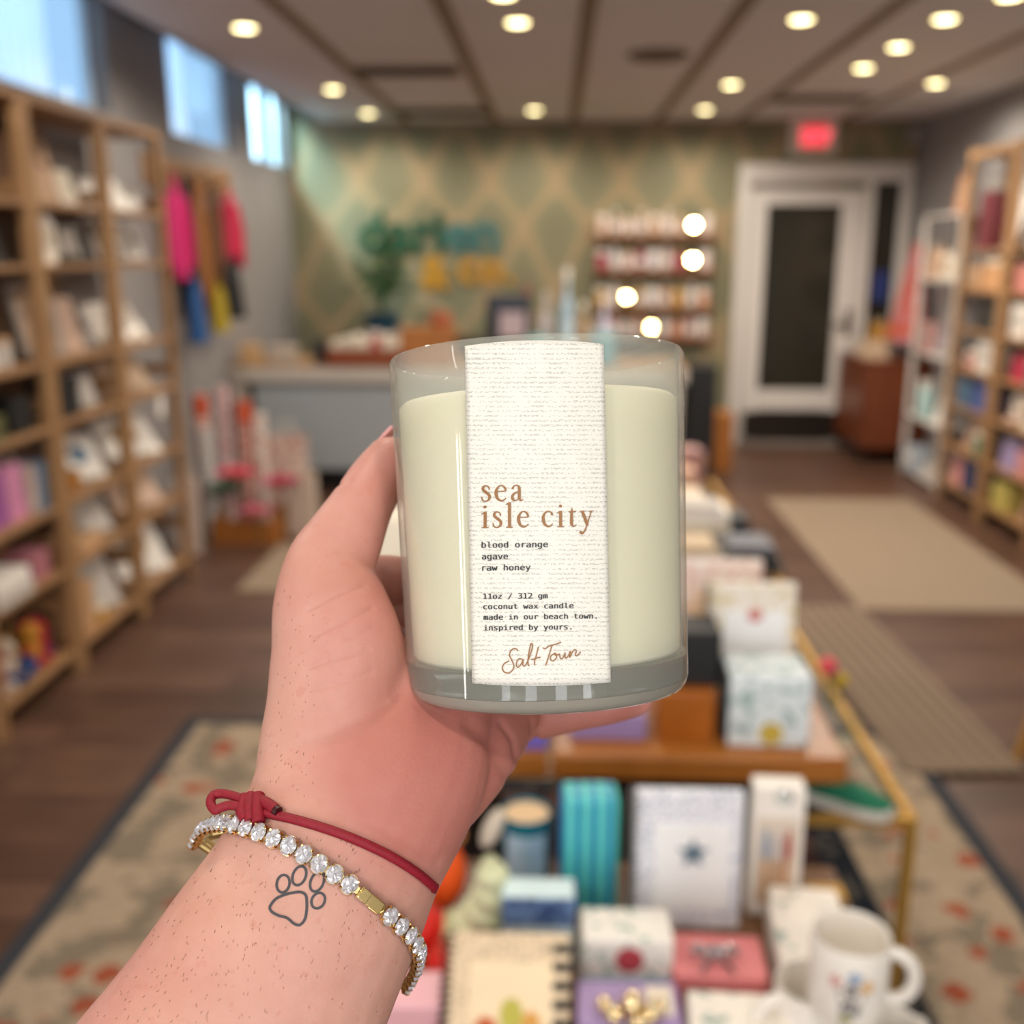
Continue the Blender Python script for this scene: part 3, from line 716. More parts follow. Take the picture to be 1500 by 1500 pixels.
jar('white jar behind the tray on the counter', (-1.22, 6.95, CZ), .05, .2, WHITEC, LGREY)
jar('tan jar right of the white jar behind the tray', (-1.06, 6.95, CZ), .045, .19, TAN, LGREY)
# back counter along the wall with plant, screen and bottles
bc = thing('back_counter', 'dark wooden back counter against the patterned wall', 'counter', (-.35, 8.2, 0))
mk('top', DARKW, ((-1.25, -.3, .86), (1.05, .3, .90)), parent=bc); mk('body', DARKW, ((-1.23, -.27, 0), (1.03, .29, .86)), parent=bc)
pt = thing('potted_plant', 'leafy dark green plant in a blue pot below the sign', 'plant', (-1.36, 8.15, .90))
b = MB(); b.lathe([(.10, 0), (.14, .18), (.145, .2), (.12, .2), (.12, .17), (0, .17)], 24); b.obj('pot', mat('blue_pot', '#27475a', .4), pt)
fo = MB(); st = MB()
for k in range(150):
    a = random.random()*2*pi; e = random.uniform(-.35, 1.35); rr = random.uniform(.1, .36); cx, cy, cz = rr*cos(a)*cos(e)*.62, rr*sin(a)*cos(e)*.5, .42 + rr*sin(e)*.95
    R = RZ(a) @ RY(-random.uniform(-.7, .8)); s_ = random.uniform(.09, .16)
    fo._add([R @ Vector(p)*s_ + Vector((cx, cy, cz)) for p in ((0, 0, 0), (.35, -.25, .05), (1, 0, -.1), (.35, .25, .05))], [(0, 1, 2, 3)])
for k in range(9):
    a = k*.7; st.tube([(0, 0, .16), (.05*cos(a), .05*sin(a), .4), (.2*cos(a), .14*sin(a), .62)], .006, 6)
fo.obj('foliage', mat('plant_leaf', '#3a5a1c', .55), pt, smooth=False); st.obj('stem', LEAF, pt)
mo = thing('monitor', 'black point of sale screen with pale display on the counter', 'monitor', (-.30, 6.95, CZ))
mk('stand_base', BLACK, ((-.1, -.08, 0), (.1, .08, .015)), parent=mo, bev=.003)
b = MB(); b.tube([(0, .02, .01), (0, .03, .2)], .02, 12); b.obj('stand_neck', BLACK, mo)
mk('bezel', mat('screen_black', '#15161c', .35), ((-.16, -.015, .10), (.14, .025, .44)), parent=mo, bev=.006)
mk('screen', mat('screen_face', '#b09a9c', .4, emit=.15), ((-.07, -.018, .16), (.10, -.0145, .33)), parent=mo)
mk('screen', mat('screen_top', '#3a3f4c', .4), ((-.13, -.018, .36), (.11, -.0145, .42)), parent=mo)
bottle('tall clear glass bottle at the centre of the counter', (.075, 6.8, CZ), .045, .62, mat('pale_bottle', '#a9c0cf', .15), WHITEC, col('#c2d6e2'))
jar('teal tin with a round lid beside the screen', (-.11, 6.72, CZ), .075, .19, mat('teal_tin', '#4f9096', .3), mat('teal_lid', '#79b0b0', .25))
jar('teal lidded jar right of the tall glass bottle', (.31, 6.75, CZ), .085, .22, mat('aqua_jar', '#5f9fae', .25), mat('aqua_lid', '#a8cad2', .2))
bottle('slim lilac bottle behind the teal lidded jar', (.33, 6.98, CZ), .04, .42, col('#b4b0c4', .25), WHITEC)
bottle('slim white bottle left of the tall glass bottle', (-.06, 6.95, CZ), .04, .46, col('#c9bfc0', .25), LGREY)
bottle('tan bottle between the tall bottle and teal jar', (.19, 6.9, CZ), .045, .40, col('#a98a6a', .3), CREAM)
bottle('rosy capped bottle above the screen corner', (-.19, 7.15, CZ), .045, .50, col('#9a908f', .25), col('#9a4048'))
# ledges on the back wall
CHROME = mat('mirror_metal', '#fff2dc', .03, 1, vary=0)
LZ = [1.70, 1.43, 1.14, .90]
lt = ['top', 'second', 'third', 'lowest']
PAL = [['#d6b8a4', '#e2cdbf', '#d2b49c'], ['#dcd2d0', '#a8485c', '#e0c8c0'], ['#cf9f84', '#e0d6d0', '#c79a58'], ['#c99078', '#d8c8c0', '#d6a19a']]
for i, z in enumerate(LZ):
    tag(mk('wall_ledge', mat('ledge_wood', '#8a5a34', .5), ((.30, YB - .13, z - .035), (1.28, YB, z)), bev=.003), 'narrow wooden display ledge on the patterned wall, %s of four' % lt[i], 'shelf')
    tag(mk('ledge_backing', mat('ledge_dark', '#3d3830', .7), ((.32, YB - .018, z - .085), (1.26, YB - .001, z - .036))), 'dark rail under the %s wall ledge' % lt[i], 'rail')
    pr = None
    for j in range(9):
        x = .37 + j * .103; hex_ = PAL[i][(j*2 + i) % 3]
        key = (hex_, j % 2)
        lab = {0: 'capped skincare jar', 1: 'labelled skincare bottle'}[j % 2]
        nmc = {'#d6b8a4': 'blush', '#e2cdbf': 'cream', '#d2b49c': 'tan', '#dcd2d0': 'white', '#a8485c': 'berry red', '#e0c8c0': 'pale pink', '#cf9f84': 'copper', '#e0d6d0': 'white', '#c79a58': 'amber', '#c99078': 'terracotta', '#d8c8c0': 'pale', '#d6a19a': 'rose'}[hex_]
        lb = 'small %s %s in the row on the %s wall ledge' % (nmc, lab, lt[i]); gr = '%s %ss on the %s wall ledge' % (nmc, lab, lt[i])
        if (i, j) in ((0, 7), (1, 7), (2, 2), (3, 4)):  # added mirrors, each tilted so a lamp glints toward the camera
            pos = Vector((x, YB - .085, z + .075)); lampv = Vector((1.06, 7.88, ZC - .02)) if i < 2 else Vector((1.06, 6.75, ZC - .02))
            nv = ((cam.location - pos).normalized() + (lampv - pos).normalized()).normalized(); q = nv.to_track_quat('Z', 'Y')
            pm_ = thing('pocket_mirror', 'small round mirror on a stand among the jars on the %s wall ledge' % lt[i], 'mirror', (x, YB - .085, z))
            b = MB(); b.lathe([(.026, -.004), (.03, -.002), (.03, .002), (.027, .002)], 24, c=(0, 0, .075), ax=q.to_matrix()); b.obj('rim', GOLD, pm_)
            b = MB(); b.lathe([(.027, .0015), (.0, .0015)], 24, c=(0, 0, .075), ax=q.to_matrix(), close=False); b.obj('glass', CHROME, pm_)
            b = MB(); b.tube([(0, 0, .004), (0, .0, .07)], .004, 8); b.lathe([(.025, 0), (.025, .004), (0, .006)], 20); b.obj('stand', GOLD, pm_)
        elif j % 2: bottle(lb, (x, YB - .075, z), .036, .19, col(hex_, .25), WHITEC, WHITEC, group=gr)
        else: jar(lb, (x, YB - .075, z), .042, .15, col(hex_, .25), GOLD if j in (2, 6) else WHITEC, group=gr)
# dark cabinet and orange crate at the counter's far end
carton('tall black cabinet beyond the right end of the counter', (1.02, 7.3, 0), 0, .2, .4, .80, BLACK, name='cabinet', cat='cabinet')
carton('honey wood box standing right of the black cabinet', (1.21, 7.6, .0), 0, .2, .3, .42, ORANGEW, name='wooden_box', cat='box')

# ------------------------------------------------------------------ right side: sideboard, white shelf, pine shelving
sb = thing('sideboard', 'reddish teak sideboard beside the door', 'sideboard', (2.56, 8.1, 0))
mk('body', TEAK, ((-.24, -.36, .12), (.245, .36, .76)), parent=sb, bev=.004); mk('top', TEAK, ((-.25, -.37, .76), (.247, .37, .785)), parent=sb, bev=.003)
for i in range(2):
    d_ = mk('door', TEAK, ((-.255, -.35 + i*.352, .14), (-.24, -.004 + i*.352, .74)), parent=sb, bev=.002)
    mk('knob', BRASS, ((-.268, -.02 + i*.03, .45), (-.255, 0 + i*.03, .47)), parent=d_)
for x in (-.2, .2):
    for y in (-.32, .32): b = MB(); b.lathe([(.014, 0), (.022, .12)], 12, c=(x, y, 0)); b.obj('leg', DARKW, sb)
gift_bag('cream cloth bundle on top of the teak sideboard', (2.42, 7.98, .785), -pi/2, .3, .16, .12, col('#c8ab8e'), name='cloth_bundle', cat='cloth')
gift_bag('mustard gift bag behind the cream bundle on the sideboard', (2.55, 8.3, .785), -pi/2, .2, .12, .24, col('#b08030'))
garment_r = thing('hanging_towel', 'orange and pink patterned towel hanging above the sideboard', 'towel', (2.70, 8.0, 1.63))
b = MB()
for k in range(8):
    z0, z1 = -k*.09, -(k+1)*.09; w0, w1 = .06 + .018*k, .06 + .018*(k+1)
    b._add([(-.02 - .012*k, -w0, z0), (-.02 - .012*k, w0, z0), (-.02 - .012*(k+1), w1, z1), (-.02 - .012*(k+1), -w1, z1), (.03, -w0, z0), (.03, w0, z0), (.03, w1, z1), (.03, -w1, z1)],
           [(0, 1, 2, 3), (5, 4, 7, 6), (4, 0, 3, 7), (1, 5, 6, 2), (0, 4, 5, 1), (3, 2, 6, 7)])
b.obj('cloth', art('#d2552a', '#d98a92', 12, .5), garment_r)
b = MB(); b.tube([(0, 0, -.01), (.05, 0, .05), (.11, 0, .05)], .008, 8); b.obj('hook', BRASS, garment_r)
tag(mk('notice', mat('navy_notice', '#1f2f6a', .6), ((2.53, YB - .05, 1.18), (2.67, YB - .031, 1.42))), 'dark blue notice on the narrow glass beside the door', 'notice')

ws = thing('white_shelf', 'slim white open shelf unit between sideboard and pine shelving', 'shelf', (2.67, 7.15, 0))
for y in (-.36, .33):
    for x in (-.12, .1): mk('post', WHITEP, ((x, y, 0), (x + .03, y + .03, 1.81)), parent=ws, bev=.002)
WZ = [.03, .42, .87, 1.37, 1.79]
for z in WZ: mk('shelf_board', WHITEP, ((-.12, -.36, z), (.13, .36, z + .02)), parent=ws, bev=.002)
RR = -pi / 2
def RW(label, y, z, fn, *a, **k):
    lab = label; loc = (2.60, y, z + .02)
    if fn in (jar, bottle): return fn(lab, loc, *a, **k)
    return fn(lab, loc, RR, *a, **k)
RW('pale blue-grey box on the bottom of the white shelf', 7.3, .03, carton, .18, .14, .17, col('#aab2ba'), WHITEC)
RW('silver tin on the bottom of the white shelf', 6.98, .03, jar, .07, .13, LGREY, GREY)
RW('aqua glass vase on the second board of the white shelf', 7.25, .42, jar, .06, .26, mat('aqua_glass', '#a9c3bf', .2), LGREY)
RW('pale green card on the second board of the white shelf', 7.0, .42, card, .16, .24, WG)
RW('rose gift box on the third board of the white shelf', 7.32, .87, carton, .14, .12, .2, col('#b58a84'), GT)
RW('slate framed print on the third board of the white shelf', 7.08, .87, frame, .2, .26, GREY, art('#a89aa0', '#5a5a66', 20), tilt=.2)
RW('violet-grey card on the third board of the white shelf', 6.9, .87, card, .1, .18, col('#8f8a98'))
RW('peach gift bag on the upper board of the white shelf', 7.3, 1.37, gift_bag, .16, .09, .2, col('#c9a184'))
RW('cream printed box on the upper board of the white shelf', 7.0, 1.37, carton, .2, .12, .16, CREAM, TT)
RW('terracotta framed print on top of the white shelf', 7.0, 1.79, frame, .18, .24, mat('terracotta', '#a56a4c', .6), TT, tilt=.15)

RZL = [.12, .36, .62, .86, 1.10, 1.345, 1.58]
RYP = [4.70, 5.40, 6.08, 6.76]
RBN = ['frontmost, beyond the frame edge', 'nearer', 'farther']
for i in range(3):
    a, c = RYP[i] + .004, RYP[i + 1] - .004; ox, oy = 2.665, (a + c) / 2
    if i == 0: continue
    t = thing('bookcase', 'tall pine bookcase along the right wall, the %s one' % RBN[i], 'bookcase', (ox, oy, 0), 0, 'pine bookcases along the right wall')
    for y in (a, c):
        s_ = 1 if y == a else -1
        for x in (2.54, 2.755):
            mk('post', PINE, ((x - ox, min(y, y + s_*.04) - oy, 0), (x + .04 - ox, max(y, y + s_*.04) - oy, 2.17)), parent=t, bev=.003)
    for z in RZL: mk('shelf_board', PINEX, ((2.542 - ox, a + .041 - oy, z - .02), (2.793 - ox, c - .041 - oy, z)), parent=t, bev=.002)
    for y0 in (a, c - .04):
        mk('top_rail', PINE, ((2.58 - ox, y0 - oy, 2.12), (2.755 - ox, y0 + .04 - oy, 2.16)), parent=t)
    mk('top_rail', PINE, ((2.545 - ox, a + .04 - oy, 2.12), (2.58 - ox, c - .04 - oy, 2.16)), parent=t)
RORD = {.12: 'bottom shelf', .36: 'sixth shelf', .62: 'fifth shelf', .86: 'fourth shelf', 1.10: 'third shelf', 1.345: 'second shelf', 1.58: 'top shelf'}
RBAY = {0: ('nearer', 5.40, 6.08), 1: ('farther', 6.08, 6.76)}
def R_(bay, z, u, kind, label, *a, **k):
    nm, y0, y1 = RBAY[bay]; loc = (2.635, y0 + .08 + (y1 - y0 - .16) * u, z)
    lab = '%s on the %s, %s right bookcase' % (label, RORD[z], nm)
    if kind in (jar, bottle): return kind(lab, loc, *a, **k)
    return kind(lab, loc, RR, *a, **k)
R_(1, 1.58, .22, card, 'tall white card', .18, .42, WHITEC)
R_(1, 1.58, .75, gift_bag, 'wine red gift bag', .18, .1, .34, col('#6a2a30'))
R_(1, 1.345, .25, carton, 'peach lidded box', .2, .14, .17, col('#cf9a6c'), lid=CREAM)
R_(1, 1.345, .75, carton, 'orange-tan printed box', .16, .14, .14, TAN, TT)
R_(1, 1.10, .3, gift_bag, 'charcoal gift bag', .2, .1, .18, DKG)
R_(1, 1.10, .78, card, 'black card', .16, .2, BLACK)
R_(1, .86, .28, carton, 'white box with green print', .22, .12, .19, WG, LGREY)
R_(1, .86, .76, jar, 'pink tub', .06, .11, col('#c78f84'), CREAM)
R_(1, .62, .32, gift_bag, 'violet-blue gift bag', .2, .12, .19, col('#4a5a90'))
R_(1, .62, .78, carton, 'blue-grey carton', .16, .13, .16, SLATE)
R_(1, .36, .25, jar, 'teal green tub', .06, .14, mat('teal_tub', '#1f7d66', .4), CREAM)
R_(1, .36, .7, card, 'blush card', .18, .18, col('#c9a690'))
R_(1, .12, .3, carton, 'navy box', .2, .14, .2, col('#2e3a5e'))
R_(1, .12, .75, gift_bag, 'pink gift bag', .18, .1, .16, col('#d8938c'))
R_(0, 1.58, .8, frame, 'white framed print', .2, .3, WHITEC, TT)
R_(0, 1.58, .3, card, 'tall cream card', .18, .36, CREAM)
R_(0, 1.345, .75, carton, 'rose box', .2, .14, .15, col('#c87f74'))
R_(0, 1.345, .25, carton, 'apricot box', .16, .14, .16, col('#d0a078'))
R_(0, 1.10, .75, carton, 'pale printed box', .22, .13, .18, WT, LGREY)
R_(0, 1.10, .28, jar, 'grey crock', .07, .16, GREY, LGREY)
R_(0, .86, .7, gift_bag, 'crimson gift bag', .18, .1, .15, col('#b02a44'))
R_(0, .86, .25, carton, 'grey printed carton', .18, .13, .14, GT)
R_(0, .62, .72, plush, 'white plush rabbit', .14, col('#e2d6c8'), col('#d0b0a0'))
R_(0, .62, .25, carton, 'cream carton', .18, .13, .17, CREAM, TT)
R_(0, .36, .7, gift_bag, 'lavender gift bag', .2, .1, .16, col('#9a8ab0'))
R_(0, .36, .25, carton, 'salmon box', .16, .13, .14, col('#d08a84'))
R_(0, .12, .72, carton, 'yellow-green box', .2, .14, .15, col('#b8a858'))
R_(0, .12, .25, card, 'pale pink card', .18, .18, col('#d8b0a6'))

# stool cut by the right edge
so = thing('stool', 'round wooden stool with splayed legs cut by the right edge', 'stool', (1.62, 2.86, 0))
b = MB(); b.lathe([(.16, .43), (.17, .44), (.17, .465), (.16, .475), (0, .475)], 32); b.obj('seat', wood('stool_wood', '#c8923c', '#a8742c', 'X'), so)
for k in range(4):
    a = pi/4 + k*pi/2; b = MB(); b.tube([(.21*cos(a), .21*sin(a), 0), (.12*cos(a), .12*sin(a), .435)], [.014, .02], 12); b.obj('leg', wood('stool_leg', '#c8923c', '#a8742c', 'Z'), so)
# ------------------------------------------------------------------ display tables in the middle of the shop
FT = thing('display_table', 'low wooden display table at the bottom of the view covered with gifts', 'table', (.02, .98, 0))
DW = wood('walnut', '#7a5230', '#553620', 'X', .4)
mk('tabletop', DW, ((-.44, -.42, .65), (.40, .38, .68)), parent=FT, bev=.004)
for x in (-.41, .36):
    for y in (-.39, .34): mk('leg', DARKW, ((x, y, .012), (x + .035, y + .035, .65)), parent=FT, bev=.003)
mk('apron', DARKW, ((-.375, -.38, .57), (.36, -.36, .65)), ((-.375, .345, .57), (.36, .365, .65)), parent=FT)
# butcher-block platforms on dark cubes
def platform(label, x0, x1, label_p):
    t = thing('display_platform', label, 'platform', ((x0 + x1)/2, 1.675, 0)); w = (x1 - x0)/2
    mk('wooden_top', ORANGEW, ((-w, -.175, .735), (w, .175, .78)), parent=t, bev=.006)
    mk('dark_base', mat('black_brown', '#1c120d', .5), ((-w + .02, -.13, .012), (w - .09, .16, .735)), parent=t, bev=.003)
platform('honey wood platform on a dark base behind the hand', -.40, -.004, '')
platform('honey wood platform on a dark base holding the tissue box', .002, .474, '')
def gold_table(label, x0, x1, y0, y1, z, leg=True):
    t = thing('gold_table', label, 'table', ((x0 + x1)/2, (y0 + y1)/2, 0)); w, d, q = (x1 - x0)/2, (y1 - y0)/2, .018
    mk('top_frame', BRASS, ((-w, -d, z - q), (w, -d + q, z)), ((-w, d - q, z - q), (w, d, z)), ((-w, -d + q, z - q), (-w + q, d - q, z)), ((w - q, -d + q, z - q), (w, d - q, z)), parent=t, bev=.002)
    mk('glass_top', mat('table_glass', build=m_clear), ((-w + q, -d + q, z - .012), (w - q, d - q, z - .002)), parent=t)
    for x in (-w, w - q):
        for y in (-d, d - q): mk('leg', BRASS, ((x, y, .012), (x + q, y + q, z - q)), parent=t, bev=.002)
gold_table('narrow gold framed glass table beside the wooden platform', .40, .605, 1.53, 2.55, .66)
gold_table('longer gold framed glass table further back with books', .02, .625, 2.62, 3.95, .70)
TZ, PZ, GZ, BZ = .68, .78, .66, .70

# --- on the front table
def at(px, py, z):      # where the line of sight through a pixel of the 1500 frame meets the height z
    d = CM.to_3x3() @ Vector(((px - 750)/1500, (750 - py)/1500, -1)); o = CM.translation
    return tuple(o + d * ((z - o.z)/d.z))
def spiral_book(label, loc, rz, w, h, cover, page, motif, tilt=.06, side='left', t=.016, shape=None, coil=None):
    r = thing('spiral_notebook', label, 'notebook', loc, rz); R = RX(-tilt); Lf = Vector((0, 0, t*sin(tilt)))
    b = MB(); b.box(R @ Vector((0, 0, h/2)) + Lf, (w, t, h), R=R); b.obj('cover', cover, r, bev=.004)
    b = MB(); b.box(R @ Vector((w*.03, -t/2 - .0008, h*.47)) + Lf, (w*.7, .0015, h*.62), R=R); b.obj('cover_panel', page, r)
    c = MB(); n = int(h/.0085)
    for i in range(n):
        z = (i + .5)*h/n; x = -w/2 if side == 'left' else w/2
        pts = [R @ Vector((x + .007*cos(a*pi/4), .011*sin(a*pi/4), z)) + Lf for a in range(8)]
        c.tube(pts, .0016, 5, closed=True)
    c.obj('spiral_binding', coil or DARKM, r)
    if shape:
        k = MB(); k.prism(shape, 0, .0012)
        k.v = [tuple(R @ Vector((x, -t/2 - .0016 - z, y)) + Lf) for x, y, z in k.v]
        k.obj('printed_motif', motif, r, smooth=False)
    return r
def star(cx, cy, r0, n=5, q=.45): return [(cx + r0*(1 if i % 2 == 0 else q)*sin(i*pi/n), cy + r0*(1 if i % 2 == 0 else q)*cos(i*pi/n)) for i in range(2*n)]
def blob(cx, cy, rx, ry, n=18): return [(cx + rx*cos(2*pi*i/n), cy + ry*sin(2*pi*i/n)) for i in range(n)]
spiral_book('white spiral notebook with a blue-grey starfish standing on the table', (.183, 1.21, TZ), 0, .142, .198, art('#eeeef4', '#98a4ba', 190, .57), mat('page_white', '#f4f3f2', .5), mat('star_ink', '#5d7484', .6), .05, 'left', shape=star(.006, .112, .022), coil=mat('coil_grey', '#77736f', .4, .6))
# tall white box with brushes seen through its window
bx = thing('brush_box', 'tall narrow white box with wooden brushes in its window', 'box', (.306, 1.255, TZ), -.05)
mk('box_body', WHITEC, ((-.034, -.018, 0), (.034, .018, .193)), parent=bx, bev=.003)
mk('window', mat('window_tan', '#d9cbbb', .4), ((-.028, -.0195, .02), (.028, -.0175, .15)), parent=bx)
for i, (x, m_) in enumerate(((-.015, '#c79a6c'), (0, '#b98a5c'), (.014, '#c2936a'))):
    b = MB(); b.tube([(x, -.021, .025), (x, -.021, .09)], [.0055, .0045], 10); br = b.obj('brush_handle', mat('brush_wood' + str(i), m_, .4), bx)
    b = MB(); b.tube([(x, -.021, .09), (x, -.021, .105), (x, -.021, .132)], [.0045, .006, .003], 10); b.obj('bristles', mat('bristle' + str(i), ('#9aa6b8', '#cfc7c4', '#b5645a')[i], .8), br)
b = MB(); b.lathe([(.0, 0), (.012, .0), (.012, .002), (0, .003)], 20, ax=RX(pi/2)); b.obj('foil_seal', mat('foil', '#e6f2f8', .12, .8, vary=0), bx, loc=(.004, -.018, .181))
# teal jar candle
jc = lathed('teal jar candle with pale label and tan wax top', (-.034, 1.325, TZ), [(.034, 0), (.037, .004), (.038, .10), (.036, .102), (.034, .10), (.033, .094), (.033, .03), (0, .03)], mat('teal_glass', '#1b6c80', .2), 'jar_candle', 'candle',
       lid=([(.0325, .06), (.0325, .097), (0, .097)], mat('tan_wax', '#e0b98a', .5)), lidname='wax', n=32)
b = MB(); vs = []
for i in range(13):
    a_ = -pi/2 - .80 + 1.6*i/12
    for z in (.010, .080):
        for r_ in (.0380, .0387): vs.append((r_*cos(a_), r_*sin(a_), z))
fs = []
for i in range(12):
    p, q = 4*i, 4*i + 4; fs += [(p + 1, q + 1, q + 3, p + 3), (p, p + 2, q + 2, q), (p + 2, p + 3, q + 3, q + 2), (p, q, q + 1, p + 1)]
fs += [(0, 1, 3, 2), (48, 50, 51, 49)]
b._add(vs, fs); b.obj('paper_label', mat('pale_blue_label', '#b6cfe6', .5), jc)
# striped box
carton('turquoise and blue vertically striped gift box behind the white cards', (.053, 1.262, TZ), .04, .078, .055, .172, stripes('#66d8ca', '#0d80b4', 300, 0), bev=.008)
# blue topped card pack
cp = thing('card_pack', 'pale blue pack with a blue picture top in front of the teal candle', 'cards', (-.014, 1.14, TZ))
b = MB(); b.span((-.046, -.022, 0), (.046, .022, .102)); b.obj('box_body', mat('ice_blue', '#d3e9ec', .5), cp, bev=.003)
mk('picture_panel', art('#6f8fbf', '#3d5686', 60, .5), ((-.0455, -.0235, .062), (.0455, -.0215, .1015)), parent=cp)
for i in range(3):
    for s_ in (-1, 1): mk('printed_line', col('#93b0b4'), ((s_*.02 - .012, -.0234, .014 + i*.015), (s_*.02 + .012, -.0215, .017 + i*.015)), parent=cp)
carton('turquoise gift box lying behind the pale blue pack', (-.030, 1.205, TZ), .1, .11, .055, .05, stripes('#1f9a94', '#2bb0a8', 200, 0), bev=.006)
# white box with red seal
ts = thing('soap_box', 'white boxed soap with leaf print and a round red seal', 'box', (.094, 1.093, TZ), .02)
mk('box_body', art('#efe9df', '#9fb3a4', 55, .6), ((-.055, -.032, 0), (.055, .032, .088)), parent=ts, bev=.005)
mk('blue_border', col('#b8d2e8'), ((-.0552, -.0335, .006), (.0552, -.0315, .036)), parent=ts)
def seal(parent, m, r_, x, y, z):
    b = MB(); b.lathe([(r_, 0), (r_, .0015), (0, .0015)], 24, ax=RX(pi/2)); return b.obj('round_seal', m, parent, loc=(x, y, z))
seal(ts, mat('red_seal', '#b9474f', .5), .017, .002, -.032, .060)
# lilac box with ornament on it
lb = carton('lilac gift box at the bottom edge of the view', (.090, .985, TZ), 0, .115, .07, .064, mat('lilac', '#a58bb8', .5), bev=.004)
mk('cream_sticker', CREAM, ((.02, -.02, .0638), (.05, .025, .0652)), parent=lb)
orn = thing('jingle_bells', 'cluster of shiny gold bells on the lilac box', 'bells', (.092, .957, TZ + .0645))
BELL = mat('bell_metal', '#ffe9b8', .08, 1.0, vary=0)
for i, (x, y, z, r_) in enumerate([(0, 0, .022, .013), (-.02, -.006, .011, .011), (.02, -.004, .011, .011), (.004, -.018, .011, .0105), (-.03, .012, .009, .009), (.03, .012, .009, .009)]):
    b = MB(); b.ball((x, y, z), r_, n=18); b.obj('bell', BELL, orn)
# pink box with silver ornament; leaf print box
carton('coral pink gift box behind the leaf print box', (.205, 1.082, TZ), -.04, .112, .08, .055, mat('coral_pink', '#dc7f80', .5), bev=.004)
so_ = thing('silver_bow', 'silver wire bow ornament lying on the coral pink box', 'bow', (.200, 1.075, TZ + .0555))
SILV = mat('silver', '#b9b6b8', .2, 1.0)
for s_ in (-1, 1):
    b = MB(); b.tube([(s_*.026*sin(a)*1.0, .012*sin(2*a) , .006 + .010*(1 - cos(a))/2) for a in [i*pi/9 for i in range(10)]], .003, 8); b.obj('loop', SILV, so_)
    b = MB(); b.tube([(0, 0, .006), (s_*.014, -.018, .004), (s_*.018, -.032, .004)], .0025, 8); b.obj('tail', SILV, so_)
b = MB(); b.ball((0, 0, .009), .006); b.obj('knot', SILV, so_)
carton('white leaf print gift box in front of the coral pink box', (.216, .982, TZ), -.05, .118, .07, .056, art('#efe6da', '#8fa79a', 50, .6), bev=.004)
# long white box and mugs
lgb = carton('long white leaf print gift box lying under the mugs', (.326, 1.155, TZ), -.10, .092, .185, .055, art('#efe5da', '#94a69c', 45, .62), bev=.005)
tag(mk('brass_tray', BRASS, ((.362, 1.262, TZ), (.415, 1.30, TZ + .012)), bev=.003), 'small brass tray beside the brush box', 'tray')
CER = mat('mug_ceramic', '#efe8de', .18, vary=.02)
BIRD = art('#b9b2ae', '#4d4a48', 240, .5)
def mug(label, loc, rz):
    r = thing('mug', label, 'mug', loc, rz, 'white flower mugs'); R0, H_ = .041, .092
    b = MB(); b.lathe([(.036, 0), (.039, .003), (R0, .02), (R0, H_ - .002), (R0 - .0012, H_), (R0 - .003, H_ - .002), (R0 - .0035, .012), (R0 - .008, .007), (0, .007)], 40); b.obj('cup', CER, r)
    b = MB(); pts = [(R0 - .002, 0, .076)] + [(R0 + .003 + .022*sin(a), 0, .048 + .028*cos(a)) for a in [pi*(i + .6)/10 for i in range(10)]] + [(R0 - .002, 0, .02)]
    b.tube(pts, .0062, 12, flat=1.15); b.obj('handle', CER, r)
    def patch(name, a0, z0, ra, rz_, m, n=16):
        k = MB(); vs = [(R0*1.006*cos(a0), R0*1.006*sin(a0), z0)]
        for i in range(n):
            w = 2*pi*i/n; q = 1 + .22*sin(5*w); a_ = a0 + ra*q*cos(w)/R0; vs.append((R0*1.006*cos(a_), R0*1.006*sin(a_), z0 + rz_*q*sin(w)))
        k._add(vs, [(0, i + 1, (i + 1) % n + 1) for i in range(n)]); k.obj(name, m, r)
    f = -pi/2
    patch('bird_print', f + .05, .040, .013, .02, BIRD); patch('flower_print', f - .36, .058, .007, .008, col('#d9a8a0'))
    patch('flower_print', f + .42, .056, .0075, .008, col('#dcb37a')); patch('flower_print', f + .1, .066, .008, .007, col('#9fb0c8')); patch('leaf_print', f - .05, .016, .007, .005, col('#8a8a3a'))
    return r
lgb.location = (.330, 1.135, TZ)
m1 = mug('white flower mug stacked on top of two others, its handle to the right', at(1238, 1474, TZ + .0925), -.25)
dup(m1, at(1191, 1437, TZ + .092)[:2] + (TZ,), -2.9, 'white flower mug at the left under the topmost mug')
dup(m1, at(1300, 1505, TZ + .092)[:2] + (TZ,), .6, 'white flower mug at the right under the topmost mug')
# spiral pad with fruit
pad = spiral_book('cream spiral recipe pad with painted fruit and black striped edge', (-.045, .925, TZ), 0, .140, .150, art('#e2c9a8', '#3a352e', 220, .62), mat('pad_cream', '#f0d8b4', .6), None, .9, 'left', coil=mat('coil_black', '#2a2622', .4))
Rp = RX(-.9)
def padart(name, cx, cy, rx, ry, m, parent=pad, dz=.0098, R=Rp, lift=.016*sin(.9)):
    k = MB(); k.prism(blob(cx, cy, rx, ry), 0, .0012); k.v = [tuple(R @ Vector((x, -dz - z, y)) + Vector((0, 0, lift))) for x, y, z in k.v]; k.obj(name, m, parent, smooth=False)
for a_ in ((-.024, .045, .013, .013, '#c05a2a'), (.004, .06, .013, .018, '#b9b04a'), (.026, .05, .011, .015, '#d29a4a'), (-.005, .035, .02, .008, '#7a8a3a'), (.02, .035, .009, .009, '#c8542a')):
    padart('painted_fruit', *a_[:4], col(a_[4]))
for i in range(7):
    k = MB(); k.box((.0595, 0, 0), (.02, .0016, .0095)); k.v = [tuple(Rp @ Vector((x, y - .0092, z + .012 + i*.02)) + Vector((0, 0, .016*sin(.9)))) for x, y, z in k.v]
    k.obj('black_stripe', BLACK, pad)
